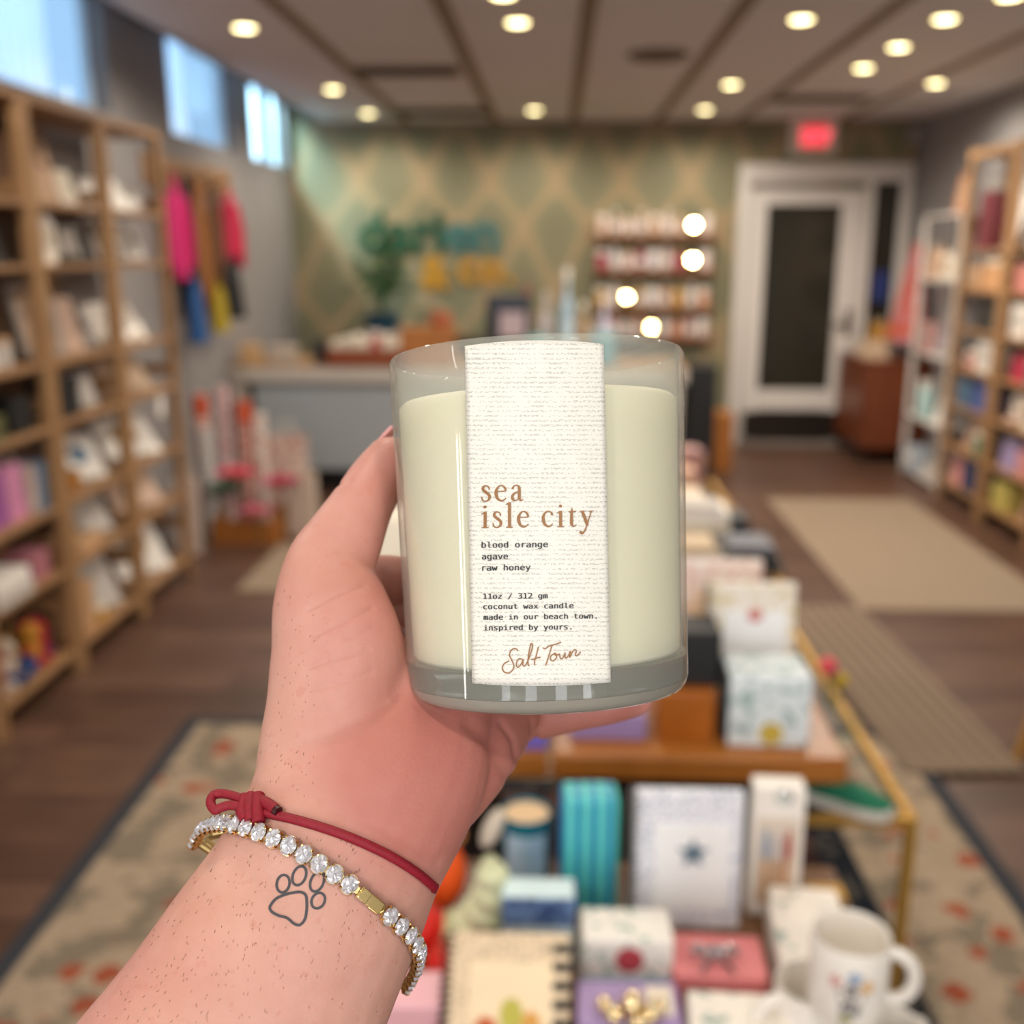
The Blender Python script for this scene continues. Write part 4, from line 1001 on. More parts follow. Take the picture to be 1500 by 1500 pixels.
# cream ridged plush, orange plush and red tomatoes at the left
pl = thing('ridged_plush', 'pale green ridged plush prawn curled beside the wrist', 'toy', (-.105, 1.16, TZ))
b = MB(); N = 60; pts = []; rs = []
for i in range(N):
    f = i/(N - 1); a = -2.35 + 2.75*f
    pts.append((-.03 + .052*cos(a)*(1 + .2*f), .0, .060 + .050*sin(a) + .085*max(0, f - .45)))
    rs.append((.034 - .016*abs(f - .35)*1.6)*(1 + .13*sin(f*2*pi*8)) * (1 if f > .04 else .7) * (1 if f < .96 else .6))
b.tube(pts, rs, 18, up=(0, 1, 0)); b.obj('ridged_body', mat('pale_green_plush', '#d9dbb4', .85), pl)
b = MB(); b.ball((.032, 0, .172), (.012, .012, .03), R=RY(.4)); b.obj('head_tuft', mat('tuft', '#cdbfae', .85), pl)
ORG = mat('orange_plush', '#f25a12', .7)
op = thing('orange_plush', 'bright orange plush fish behind the wrist cord', 'toy', (-.155, 1.235, TZ))
b = MB(); b.ball((0, 0, .055), (.042, .035, .055), n=20); b.obj('body', ORG, op); b = MB(); b.ball((.018, .0, .118), (.024, .014, .02), R=RY(.5)); b.obj('tail_fin', mat('orange_fin', '#d98a52', .7), op)
RED = mat('red_plush', '#d81e10', .55)
def tomato(label, x, y, r_):
    t = thing('plush_tomato', label, 'toy', (x, y, TZ)); b = MB(); b.ball((0, 0, r_*.9), (r_, r_, r_*.9), n=22); b.obj('body', RED, t)
    b = MB()
    for k in range(5):
        R = RZ(k*2*pi/5); b._add([R @ Vector(p)*r_ + Vector((0, 0, r_*1.78)) for p in ((0, 0, .03), (.3, -.12, .0), (.7, 0, -.16), (.3, .12, 0))], [(0, 1, 2, 3)])
    b.obj('green_calyx', mat('calyx', '#37471f', .7), t)
tomato('red plush tomato beside the bracelet, under the ridged plush', -.168, 1.150, .036)
tomato('red plush tomato in front of the other, right of the bracelet', -.122, 1.085, .032)
carton('pink gift box at the bottom edge beside the forearm', (-.158, 1.005, TZ), .05, .075, .06, .06, mat('blush_pink', '#ecb3ba', .5), bev=.006)

# --- on the wooden platforms
tb = thing('tissue_box', 'white square box with green leaf print and round gold seal', 'box', (.352, 1.585, PZ), .0)
mk('box_body', art('#e3ebee', '#9db5b4', 42, .57), ((-.066, -.05, 0), (.066, .05, .125)), parent=tb, bev=.005)
seal(tb, mat('gold_seal', '#cdb24a', .45), .019, .004, -.05, .026)
mk('side_edge', col('#4a5258'), ((-.0675, -.048, .002), (-.0655, .048, .122)), parent=tb)
spiral_book('white spiral notebook with strawberry print leaning behind the tissue box', (.350, 1.70, PZ), .03, .152, .222, art('#efe6da', '#d3c08a', 85, .57), mat('page_white', '#f4f3f2', .5), mat('berry_ink', '#cf7c78', .6), .08, 'left', shape=blob(.004, .166, .013, .012), coil=mat('coil_grey', '#77736f', .4, .6))
spiral_book('white and yellow patterned notebook behind the strawberry notebook', (.300, 1.80, PZ), -.03, .165, .238, art('#f2e4da', '#e3b9ae', 70, .55), art('#f2ded4', '#e6c07a', 45, .55), None, .03, 'left', coil=mat('coil_grey', '#77736f', .4, .6))
carton('honey wood block between the tissue box and candle base', (.222, 1.60, PZ), 0, .095, .09, .085, mat('orange_block', '#a85c14', .4), name='wooden_block', cat='block')
carton('black gift box on the wooden block behind the candle edge', (.238, 1.625, PZ + .0852), 0, .08, .09, .095, BLACK)
carton('lilac card box on the platform beneath the fingertips', (.094, 1.59, PZ), 0, .125, .08, .045, mat('soft_lilac', '#9a83b4', .5))
carton('violet-blue box on the platform beneath the palm', (-.03, 1.55, PZ), 0, .05, .08, .05, mat('violet_blue', '#7a68c0', .45))
cs_ = carton('tall cream box with a blue band seen between thumb and palm', (-.27, 1.62, PZ), 0, .15, .10, .37, mat('cream_white', '#f3e6d0', .5))
mk('blue_band', stripes('#7f92c4', '#b9c2dd', 700, 0), ((-.0755, -.0505, .20), (.0755, .0505, .275)), parent=cs_)
# --- on the narrow gold table
sh = thing('sneaker', 'green slip-on shoe with white sole on the gold table', 'shoe', (.475, 1.585, GZ), -.55)
sh.scale = (.8, .8, .8)
def shoe_sec(x, w, z0, z1, n=14): return [(x, w*cos(a), z0 + (z1 - z0)*max(0, sin(a))) for a in [pi*i/(n - 1) for i in range(n)]]
b = MB(); secs = [(-.125, .016, .03), (-.115, .03, .06), (-.08, .034, .068), (-.03, .033, .062), (.02, .037, .056), (.07, .041, .046), (.105, .034, .036), (.125, .016, .028)]
vs = []; fs = []; n = 14
for x, w, z1 in secs: vs += shoe_sec(x, w, .02, z1)
for i in range(len(secs) - 1):
    for k in range(n - 1): fs.append((i*n + k, i*n + k + 1, (i+1)*n + k + 1, (i+1)*n + k))
fs += [tuple(range(n))[::-1], tuple(range((len(secs) - 1)*n, len(secs)*n))]
b._add(vs, fs); b.obj('upper', mat('green_canvas', '#0c6a4c', .8), sh)
def outline(g=0): return [(x, s_*(w + g)) for x, w, z in secs for s_ in (1,)] + [(x, -(w + g)) for x, w, z in reversed(secs)]
b = MB(); b.prism([(-.13, .012)] + outline(.003)[:len(secs)] + [(.131, 0)] + outline(.003)[len(secs):] + [(-.13, -.012)], 0, .022); b.obj('sole', col('#d8d2c8', .5), sh)
b = MB(); b.prism(blob(-.07, 0, .042, .022), .0625, .0705); b.obj('insole_opening', col('#c8c0b0'), sh)
fl = thing('beaded_flowers', 'small pink and yellow flower ornament beside the white box', 'ornament', (.563, 1.93, GZ))
b = MB(); b.lathe([(.02, 0), (.022, .05), (.018, .05), (.017, .01), (0, .01)], 18); b.obj('glass_cup', BLUEGLASS, fl)
for i, (x, y, z, c_) in enumerate([(-.012, 0, .10, '#e0505a'), (.014, -.01, .075, '#c8a820'), (.0, .02, .085, '#8a78b0')]):
    b = MB(); b.ball((x, y, z), .019 if i == 0 else .014); b.obj('blossom', col(c_), fl); b = MB(); b.tube([(x*.5, y*.5, .012), (x, y, z - .008)], .002, 6); b.obj('stem', LEAF, fl)
lathed('clear little glass on the gold table below the flowers', (.560, 1.80, GZ), [(.02, 0), (.026, .06), (.024, .06), (.018, .005), (0, .005)], BLUEGLASS, 'glass_cup', 'glass')
# --- on the longer gold table
MZ = BZ
def pile(x, y, specs, where, rz=0):
    z = MZ
    for i, (w, d, h, m, nm) in enumerate(specs):
        pos = 'at the bottom of' if i == 0 else ('on top of' if i == len(specs) - 1 else 'in the middle of')
        o = book('%s book %s the %s' % (nm, pos, where), (x + random.uniform(-.01, .01), y, z), rz + random.uniform(-.06, .06), w, d, h, m); z += h + .0005
pile(.55, 2.83, [(.16, .2, .025, DKG, 'dark grey'), (.15, .18, .022, BLACK, 'black'), (.12, .15, .02, col('#6a6a72'), 'slate')], 'pile nearest the table corner')
pile(.40, 2.85, [(.15, .18, .02, OLIVE, 'olive'), (.14, .17, .02, CREAM, 'cream'), (.13, .16, .02, col('#cbb08e'), 'tan')], 'pile left of the dark books')
pile(.44, 3.13, [(.2, .16, .03, GREY, 'grey'), (.2, .16, .03, CREAM, 'cream'), (.19, .15, .03, WHITEC, 'white'), (.17, .14, .015, LGREY, 'pale grey')], 'tall white pile further back')
pile(.565, 3.22, [(.10, .14, .025, col('#2b3240'), 'navy'), (.09, .13, .02, BLACK, 'black')], 'small dark pile by the table edge')
carton('cream folded card stack beside the white pile', (.42, 3.42, MZ), 0, .18, .18, .07, col('#e6cdb2'), GT)
carton('peach pack behind the cream card stack', (.44, 3.68, MZ), 0, .14, .12, .10, col('#d6a890'), TT)
carton('mauve patterned gift box at the back of the longer gold table', (.50, 3.86, MZ), .2, .12, .12, .14, art('#8a5a70', '#c99a80', 40, .5))
carton('pale yellow gift box behind the mauve patterned box', (.40, 3.87, MZ), 0, .07, .1, .17, col('#cfc38a'))
# ------------------------------------------------------------------ the candle (built about its own axis, then tipped as it is held)
def cs(px, py, d): return CM @ Vector(((px - 750)/1500*d, (750 - py)/1500*d, -d))
zc = Vector((-.0362, 1, 0)).normalized(); yc = Vector((0, 0, -1)); xc = yc.cross(zc)
base_c = Vector((.01085, -.0540, -.31))
LOC = Matrix((xc, yc, zc)).transposed().to_4x4(); LOC.translation = base_c
KM = CM @ LOC; KI = KM.inverted()
HG = .1005
def rad(z): return .0419 + (.0442 - .0419)*z/HG
cd = thing('candle', 'cream wax candle in a clear glass tumbler with white paper label, held up', 'candle'); cd.matrix_world = KM
def m_tumbler(n, c):
    t = n.add('ShaderNodeBsdfTransparent'); t.inputs[0].default_value = (.985, .99, .98, 1)
    g = n.add('ShaderNodeBsdfGlossy'); g.inputs['Roughness'].default_value = .015
    d = n.add('ShaderNodeBsdfDiffuse'); d.inputs[0].default_value = lin('#e3e4d6')
    lw = n.add('ShaderNodeLayerWeight'); lw.inputs[0].default_value = .28
    m1 = n.add('ShaderNodeMixShader'); m2 = n.add('ShaderNodeMixShader')
    n.link(n.math('ADD', n.math('MULTIPLY', n.math('POWER', lw.outputs['Facing'], 4),   .5), .17), m1.inputs[0])
    n.link(t.outputs[0], m1.inputs[1]); n.link(d.outputs[0], m1.inputs[2])
    l2 = n.add('ShaderNodeLayerWeight'); l2.inputs[0].default_value = .5
    n.link(n.math('ADD', n.math('MULTIPLY', n.math('POWER', l2.outputs['Facing'], 5), .8), .04), m2.inputs[0]); n.link(m1.outputs[0], m2.inputs[1]); n.link(g.outputs[0], m2.inputs[2])
    n.link(m2.outputs[0], n.n['Material Output'].inputs[0])
TUM = mat('tumbler_glass', build=m_tumbler)
def m_base(n, c):
    n.b.inputs['Base Color'].default_value = lin('#e6e8da'); n.b.inputs['Roughness'].default_value = .03; n.b.inputs['IOR'].default_value = 1.48
    n.b.inputs['Transmission Weight'].default_value = .78
BASEG = mat('thick_glass', build=m_base)
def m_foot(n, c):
    n.b.inputs['Base Color'].default_value = lin('#cdc9ba'); n.b.inputs['Roughness'].default_value = .03; n.b.inputs['Transmission Weight'].default_value = .55  # paler than the base: reflection off the underside put into the colour
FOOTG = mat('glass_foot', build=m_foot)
wall = .0016; zf = .0115
b = MB(); b.lathe([(rad(zf), zf)] + [(rad(zf + (HG - .001 - zf)*i/12), zf + (HG - .001 - zf)*i/12) for i in range(1, 13)] + [(rad(HG) - .0006, HG), (rad(HG) - wall + .0006, HG), (rad(HG) - wall, HG - .001)] +
                  [(rad(z) - wall, z) for z in [zf + (HG - .001 - zf)*i/12 for i in range(11, -1, -1)]], 96, close=False)
b.obj('glass_wall', TUM, cd, ang=60)
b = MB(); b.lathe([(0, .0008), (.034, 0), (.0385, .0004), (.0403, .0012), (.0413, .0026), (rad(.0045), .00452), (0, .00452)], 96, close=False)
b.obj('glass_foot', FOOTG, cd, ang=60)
b = MB(); b.lathe([(0, .00458), (rad(.0046) - .00005, .00458), (rad(.005), .005), (rad(.0053), .0053), (rad(.008), .008), (rad(zf), zf - .0001), (rad(zf) - wall, zf - .0001), (.036, zf - .0004), (0, zf - .0006)], 96, close=False)
b.obj('glass_base', BASEG, cd, ang=60)
b = MB(); b.lathe([(0, -.0004), (.0335, -.0004), (.0335, -.0001), (0, -.0001)], 64); b.obj('bottom_sticker', WHITEC, cd)  # added disc, brightens the base like light off its underside
def m_wax(n, c):
    n.b.inputs['Base Color'].default_value = lin('#fff5d8'); n.b.inputs['Roughness'].default_value = .5
    n.b.inputs['Subsurface Weight'].default_value = .35; n.b.inputs['Subsurface Radius'].default_value = (1, .8, .5); n.b.inputs['Subsurface Scale'].default_value = .01
WAX = mat('wax', build=m_wax)
wr = lambda z: rad(z) - wall - .0006
zt = .0875
b = MB(); b.lathe([(0, zf + .0003)] + [(wr(zf) - .001, zf + .0003), (wr(zf), zf + .0015)] + [(wr(zf + (zt - zf)*i/8), zf + (zt - zf)*i/8) for i in range(1, 8)] + [(wr(zt), zt - .0015), (wr(zt) - .0015, zt), (.02, zt - .0008), (0, zt - .001)], 96, close=False)
b.obj('wax', WAX, cd, ang=60)
b = MB(); b.tube([(0, 0, zt - .002), (.0005, 0, zt + .004), (.001, 0, zt + .008)], .0009, 8); b.obj('wick', CREAM, cd)
def on_glass(px, py, off):
    """where the line of sight meets the glass, in the candle's own coordinates"""
    o = KI @ CM.translation; d = (KI @ cs(px, py, 1) - o)
    lo, hi = .2, .309
    for _ in range(40):
        m = (lo + hi)/2; p = o + d*m
        if hypot(p.x, p.y) > rad(p.z) + off: lo = m
        else: hi = m
    return o + d*lo
def m_label(n, c):
    u = n.add('ShaderNodeUVMap'); s_ = n.add('ShaderNodeSeparateXYZ'); n.link(u.outputs[0], s_.inputs[0])
    v = u.outputs[0]
    rows = n.math('SINE', n.math('ADD', n.math('MULTIPLY', s_.outputs[1], 2*pi/7.0), n.math('MULTIPLY', n.noise(v, .12, 2), 2.5)))
    dash = n.noise(n.mapv(v, (.28, .5, 1)), 1.0, 2, .6); big = n.noise(v, .035, 2)
    k = n.math('MULTIPLY', n.math('GREATER_THAN', rows, .2), n.math('GREATER_THAN', n.math('ADD', dash, n.math('MULTIPLY', big, .35)), .70))
    n.link(n.mix(n.math('MULTIPLY', k, .55), lin('#e6e4db'), lin('#9d9b94')), n.b.inputs['Base Color'])
    n.b.inputs['Roughness'].default_value = .7; n.b.inputs['Specular IOR Level'].default_value = .2
LABEL = mat('woven_label', build=m_label)
n_ = 28; vs = []; fs = []; uv = []
def lerp(a, c, t): return a + (c - a)*t
for j in range(41):
    v = j/40
    for i in range(n_ + 1):
        u = i/n_; xl, xr = lerp(681, 692, v), lerp(884, 894.5, v)
        yt = 507 - 7*(1 - (2*u - 1)**2) - 3*u; yb = 1001 + 4.5*(1 - (2*u - 1)**2) - 1.5*u
        vs.append(on_glass(lerp(xl, xr, u), lerp(yt, yb, v), .00012)); uv.append((lerp(xl, xr, u), lerp(yt, yb, v)))
for j in range(40):
    for i in range(n_): fs.append((j*(n_+1) + i, (j+1)*(n_+1) + i, (j+1)*(n_+1) + i + 1, j*(n_+1) + i + 1))
b = MB(); b._add(vs, fs); lab = b.obj('paper_label', LABEL, cd)
ul = lab.data.uv_layers.new(name='UVMap')
for lp in lab.data.loops: ul.data[lp.index].uv = uv[lp.vertex_index]
sol = lab.modifiers.new('thick', 'SOLIDIFY'); sol.thickness = .00015; sol.offset = 1
COPPER = mat('copper_ink', '#94683c', .5, vary=.05); INK = mat('grey_ink', '#34383c', .6, vary=0)
import os
mono = None
try:
    fp = os.path.join(bpy.utils.system_resource('DATAFILES'), 'fonts', 'DejaVuSansMono.woff2')
    if os.path.exists(fp): mono = bpy.data.fonts.load(fp)
except Exception: mono = None
def on_label(me_or_mb, name, m, T):
    if isinstance(me_or_mb, MB): vs_, fs_ = me_or_mb.v, me_or_mb.f
    else: vs_ = [v.co[:] for v in me_or_mb.vertices]; fs_ = [tuple(p.vertices) for p in me_or_mb.polygons]
    b = MB(); b._add([on_glass(*T(x, y), .0005) for x, y, z in vs_], fs_); return b.obj(name, m, lab, smooth=False)
def lean(px, py): return (px + (py - 750)*.0215, py)
LINES = [('blood orange', 705.6, 802.5, 802, 'scent_text'), ('agave', 706, 744, 819, 'scent_text'), ('raw honey', 706.5, 777, 835.5, 'scent_text'),
         ('11oz / 312 gm', 708, 802, 877, 'fine_print'), ('coconut wax candle', 708, 840, 892, 'fine_print'), ('made in our beach town.', 708.5, 874, 907.5, 'fine_print'), ('inspired by yours.', 709, 837, 923, 'fine_print')]
for txt, xa, xb, yb, nm in LINES:
    me = textmesh(txt, 1.0, mono, 0, 0, 1.0 if mono else 1.1)
    x0 = min(v.co.x for v in me.vertices); x1 = max(v.co.x for v in me.vertices); sx = (xb - xa)/(x1 - x0); sy = 16.5 if nm == 'scent_text' else 15.0
    tx = MB()
    for sh_ in (-.32, 0, .32):
        tx._add([(v.co.x + sh_/sx, v.co.y, 0) for v in me.vertices], [tuple(p.vertices) for p in me.polygons])
    on_label(tx, nm, INK, lambda x, y: (xa + (x - x0)*sx, yb - y*sy - (x - x0)*sx*.012 + 0.5))
# serif title drawn with a broad pen
def catmull(P, n=7):
    out = []
    for i in range(len(P) - 1):
        p0, p1, p2, p3 = P[max(i-1, 0)], P[i], P[i+1], P[min(i+2, len(P)-1)]
        for k in range(n):
            t = k/n; out.append(tuple(.5*((2*b_) + (c_ - a_)*t + (2*a_ - 5*b_ + 4*c_ - d_)*t*t + (3*b_ - a_ - 3*c_ + d_)*t**3) for a_, b_, c_, d_ in zip(p0, p1, p2, p3)))
    return out + [tuple(P[-1])]
def pen(mb, P, smooth=True, k=None):
    P = [(x, y, w*1.22 if w < 1 else w) for x, y, w in P]
    """stroke through (x, y, width)"""
    Q = catmull(P) if smooth else P; vs_ = []
    for i, (x, y, w) in enumerate(Q):
        a = Q[max(i-1, 0)]; c = Q[min(i+1, len(Q)-1)]; dx, dy = c[0]-a[0], c[1]-a[1]; l = hypot(dx, dy) or 1
        vs_ += [(x - dy/l*w/2, y + dx/l*w/2, 0), (x + dy/l*w/2, y - dx/l*w/2, 0)]
    mb._add(vs_, [(2*i, 2*i+1, 2*i+3, 2*i+2) for i in range(len(Q)-1)])
def dot(mb, x, y, r): mb._add([(x + r*cos(k*pi/6), y + r*sin(k*pi/6), 0) for k in range(12)], [tuple(range(12))])
def stem(mb, x, y0, y1, w=.13, foot=True, head=True):
    pen(mb, [(x, y0, w), (x, y1, w)], False)
    if foot: pen(mb, [(x - .19, y0 + .02, .04), (x, y0 + .035, .07), (x + .19, y0 + .02, .04)], False)
    if head: pen(mb, [(x - .2, y1 - .13, .035), (x - .05, y1 - .04, .09), (x + .065, y1, .03)], False)
G = {
 's': (.55, lambda m, x: (pen(m, [(x+.43, .70, .05), (x+.40, .87, .06), (x+.26, .955, .06), (x+.12, .88, .10), (x+.11, .72, .12), (x+.26, .56, .14), (x+.42, .40, .13), (x+.45, .22, .11), (x+.34, .06, .07), (x+.18, .03, .05), (x+.07, .12, .06), (x+.04, .30, .05)]),)),
 'e': (.72, lambda m, x: (pen(m, [(x+.10, .60, .05), (x+.36, .615, .055), (x+.58, .63, .06), (x+.565, .80, .10), (x+.42, .955, .06), (x+.26, .92, .07), (x+.12, .70, .12), (x+.10, .46, .14), (x+.18, .18, .12), (x+.36, .05, .09), (x+.52, .10, .06), (x+.62, .22, .04)]),)),
 'a': (.68, lambda m, x: (pen(m, [(x+.10, .74, .11), (x+.16, .90, .06), (x+.30, .96, .06), (x+.44, .86, .10), (x+.455, .60, .13), (x+.455, .25, .13), (x+.50, .08, .10), (x+.58, .05, .06), (x+.66, .12, .04)]), pen(m, [(x+.45, .60, .05), (x+.24, .50, .08), (x+.10, .34, .11), (x+.11, .14, .12), (x+.24, .05, .07), (x+.36, .12, .05), (x+.45, .25, .05)]))),
 'i': (.42, lambda m, x: (stem(m, x+.2, 0, .95), dot(m, x+.19, 1.26, .085))),
 'l': (.42, lambda m, x: (stem(m, x+.2, 0, 1.5),)),
 'c': (.66, lambda m, x: (pen(m, [(x+.57, .72, .12), (x+.52, .88, .07), (x+.38, .955, .06), (x+.22, .88, .08), (x+.11, .66, .12), (x+.11, .42, .14), (x+.19, .17, .12), (x+.36, .05, .09), (x+.50, .10, .06), (x+.60, .22, .04)]),)),
 't': (.46, lambda m, x: (pen(m, [(x+.22, 1.14, .03), (x+.205, .90, .11), (x+.20, .5, .13), (x+.20, .2, .13), (x+.26, .06, .09), (x+.36, .05, .05), (x+.46, .13, .04)]), pen(m, [(x+.04, .90, .05), (x+.44, .92, .06)], False))),
 'y': (.72, lambda m, x: (pen(m, [(x+.14, .92, .12), (x+.25, .62, .135), (x+.385, .20, .13), (x+.42, .06, .07)]), pen(m, [(x+.62, .92, .05), (x+.50, .50, .05), (x+.38, .08, .055), (x+.28, -.22, .07), (x+.16, -.38, .09), (x+.06, -.36, .10)]), dot(m, x+.07, -.33, .085), pen(m, [(x+.0, .935, .04), (x+.30, .935, .04)], False), pen(m, [(x+.49, .935, .04), (x+.74, .935, .04)], False)))}
def title(word, px0, px1, base, xh, sp):
    m = MB(); x = 0
    for ch in word:
        if ch == ' ': x += .42; continue
        w, f = G[ch]; f(m, x); x += w + sp
    x -= sp
    on_label(m, 'title_text', COPPER, lambda a, b_: (px0 + a/x*(px1 - px0), base - b_*xh - a/x*(px1 - px0)*.012))
title('sea', 704.5, 767, 735, 24.5, .14)
title('isle city', 705, 869, 773.5, 24.5, .155)
SCRIPT = [[(402,1245),(395,1232),(375,1228),(354,1245),(348,1275),(362,1305),(376,1340),(368,1370),(340,1390),(310,1382),(299,1355),(312,1328),(345,1310)],
 [(434,1300),(412,1295),(396,1315),(393,1342),(405,1352),(425,1330),(438,1300),(436,1335),(445,1345),(460,1328),(485,1270),(500,1215),(497,1196),(488,1200),(476,1260),(470,1320),(478,1345)],
 [(540,1215),(526,1270),(513,1320),(518,1340)], [(490,1302),(555,1284)], [(632,1200),(612,1265),(588,1342)], [(568,1222),(585,1228),(610,1212),(650,1200),(691,1186)],
 [(645,1262),(624,1275),(620,1298),(635,1310),(655,1295),(661,1270),(648,1258),(652,1272),(680,1264)], [(680,1262),(685,1290),(698,1295),(712,1270),(718,1255),(716,1282),(726,1290),(742,1270),(750,1245)],
 [(752,1243),(748,1287),(766,1250),(784,1235),(792,1246),(785,1268),(795,1276),(808,1265),(822,1248)]]
m = MB()
for st_ in SCRIPT: pen(m, [(670 + x/4.546, 680 + y/4.546, 1.75) for x, y in st_])
on_label(m, 'signature_text', COPPER, lambda x, y: (x, y))

# ------------------------------------------------------------------ the hand and forearm
def tube_px(mb, pts, n=28, cap=(True, True)):
    """limb through (px, py, depth, half-width in px, thickness ratio); rounded ends"""
    C = []; 
    Q = catmull(pts, 6)
    for x, y, d, w, q in Q: C.append((Vector(((x - 750)/1500*d, (750 - y)/1500*d, -d)), w/1500*d, q))
    rings = []
    for i, (p, r, q) in enumerate(C):
        t = (C[min(i+1, len(C)-1)][0] - C[max(i-1, 0)][0]).normalized()
        side = t.cross(Vector((0, 0, 1))); side = side.normalized() if side.length > .05 else Vector((0, 1, 0)); nrm = side.cross(t).normalized()
        rings.append((p, side, nrm, t, r, q))
    full = []
    if cap[0]:
        p, s_, nn, t, r, q = rings[0]
        for a in (80, 60, 40, 20): full.append((p - t*r*sin(radians(a)), s_, nn, r*cos(radians(a)), q))
    for p, s_, nn, t, r, q in rings: full.append((p, s_, nn, r, q))
    if cap[1]:
        p, s_, nn, t, r, q = rings[-1]
        for a in (20, 40, 60, 80): full.append((p + t*r*sin(radians(a)), s_, nn, r*cos(radians(a)), q))
    vs_ = []
    for p, s_, nn, r, q in full:
        for k in range(n):
            w = 2*pi*k/n; vs_.append(p + s_*r*cos(w) + nn*r*q*sin(w))
    N = len(full); fs_ = [(i*n + k, i*n + (k+1) % n, (i+1)*n + (k+1) % n, (i+1)*n + k) for i in range(N-1) for k in range(n)]
    fs_ += [tuple(range(n))[::-1], tuple(range((N-1)*n, N*n))]
    mb._add(vs_, fs_)
ax = lambda py: 793 + (py - 750)*.0362        # glass axis in the picture at the depth .31
def around(ang, py, r_f):
    """a point beside the glass: angle 0 = straight behind it, negative = left; r_f = finger radius"""
    y = (750 - py)/1500*.34; X = (ax(py) - 750)/1500*.31; R = .0436 + r_f
    d = .31 + R*cos(ang); x = X + R*sin(ang)
    return (750 + x/d*1500, 750 - y/d*1500, d, r_f/d*1500, 1.0)
hand = MB()
# forearm, wrist and heel of the hand
tube_px(hand, [(175, 1830, .262, 262, .80), (262, 1674, .268, 232, .80), (352, 1514, .276, 198, .78), (412, 1405, .281, 181, .76), (458, 1322, .286, 168, .73), (497, 1240, .291, 159, .72), (537, 1160, .297, 160, .70), (563, 1100, .302, 158, .62), (580, 1050, .308, 142, .55)])
# ball of the thumb
tube_px(hand, [(470, 1190, .298, 100, .8), (477, 1110, .299, 99, .85), (491, 1035, .302, 100, .85), (496, 960, .305, 99, .82), (484, 885, .309, 85, .84), (484, 832, .313, 68, .88), (506, 787, .317, 57, .9), (532, 737, .323, 46, .95), (552, 704, .329, 43, .9), (571, 675, .333, 38, .85)])
# outer edge of the palm and the palm behind the glass
tube_px(hand, [(588, 1195, .299, 82, .8), (640, 1140, .308, 84, .8), (690, 1082, .320, 80, .75), (722, 1040, .334, 70, .7), (738, 1000, .352, 70, .6)])
tube_px(hand, [(520, 1010, .312, 95, .6), (585, 960, .342, 100, .5), (650, 935, .367, 100, .42), (712, 930, .374, 95, .42)])
tube_px(hand, [(560, 1060, .312, 100, .6), (620, 1020, .338, 95, .5), (690, 990, .366, 85, .42)])
tube_px(hand, [(487, 880, .316, 60, .8), (545, 858, .336, 46, .8), (600, 862, .352, 46, .8), (650, 880, .366, 46, .8)])
# fingers wrapped behind the glass
F = radians
for py0, py1, r_, a1 in ((872, 800, .0092, 48), (912, 868, .0095, 54), (955, 935, .0090, 48)):
    P = [around(F(-36 + (a1 - 14 + 36)*k/6), py0 + (py1 - py0)*k/6, r_*(1.06 - .03*k)) for k in range(7)]
    tube_px(hand, P, 20)
# little finger under the base
tube_px(hand, [(700, 1052, .338, 44, .85), (752, 1050, .345, 39, .9), (795, 1046, .348, 36, .95), (850, 1036, .350, 33.5, 1), (900, 1028, .350, 31, 1), (930, 1022, .347, 28, 1)], 22)
me0 = bpy.data.meshes.new('hand_raw'); me0.from_pydata(hand.v, [], hand.f)
bm = bmesh.new(); bm.from_mesh(me0); bmesh.ops.recalc_face_normals(bm, faces=bm.faces); bm.to_mesh(me0); bm.free()
tmp = bpy.data.objects.new('hand_raw', me0); COL.objects.link(tmp)
rm = tmp.modifiers.new('r', 'REMESH'); rm.mode = 'VOXEL'; rm.voxel_size = .0008
sm = tmp.modifiers.new('s', 'SMOOTH'); sm.factor = .5; sm.iterations = 26
dg = bpy.context.evaluated_depsgraph_get(); hm = bpy.data.meshes.new_from_object(tmp.evaluated_get(dg)); bpy.data.objects.remove(tmp)
hm.name = 'person'
# creases pressed into the skin, along lines followed on the picture
def seg_d(p, a, b_):
    ab = (b_[0]-a[0], b_[1]-a[1]); l = ab[0]**2 + ab[1]**2; t = max(0, min(1, ((p[0]-a[0])*ab[0] + (p[1]-a[1])*ab[1])/l)) if l else 0
    return hypot(p[0]-a[0]-ab[0]*t, p[1]-a[1]-ab[1]*t)
CREASE = [([(452,893),(485,876),(512,866),(535,858)], 3.2, .00045), ([(460,932),(500,912),(545,892)], 3.2, .0005), ([(452,978),(490,965),(540,952)], 3.2, .00045), ([(505,936),(545,920)], 3, .0004), ([(462,1010),(500,1000),(545,985)], 3, .0004),
          ([(440,1046),(480,1048),(520,1038)], 3, .0003), ([(492,710),(508,708)], 3, .0004),
          ([(779,1056),(782,1072),(786,1086)], 4, .0012), ([(735,1060),(752,1085),(757,1115)], 4.5, .0009), ([(688,1062),(720,1095),(745,1140)], 9, .0007), ([(360,1150),(440,1168),(540,1205),(640,1258)], 8, .0003)]
nr = [v.normal.copy() for v in hm.vertices]
blush = hm.attributes.new('blush', 'FLOAT', 'POINT')
PINKS = [(660, 1130, 95, 1.0), (560, 700, 60, .55), (610, 1180, 80, .8), (560, 860, 55, .6), (745, 1060, 60, .8), (880, 1045, 80, .9), (430, 850, 50, .35), (500, 1130, 50, .3), (250, 1430, 80, .35), (700, 1010, 120, .7)]
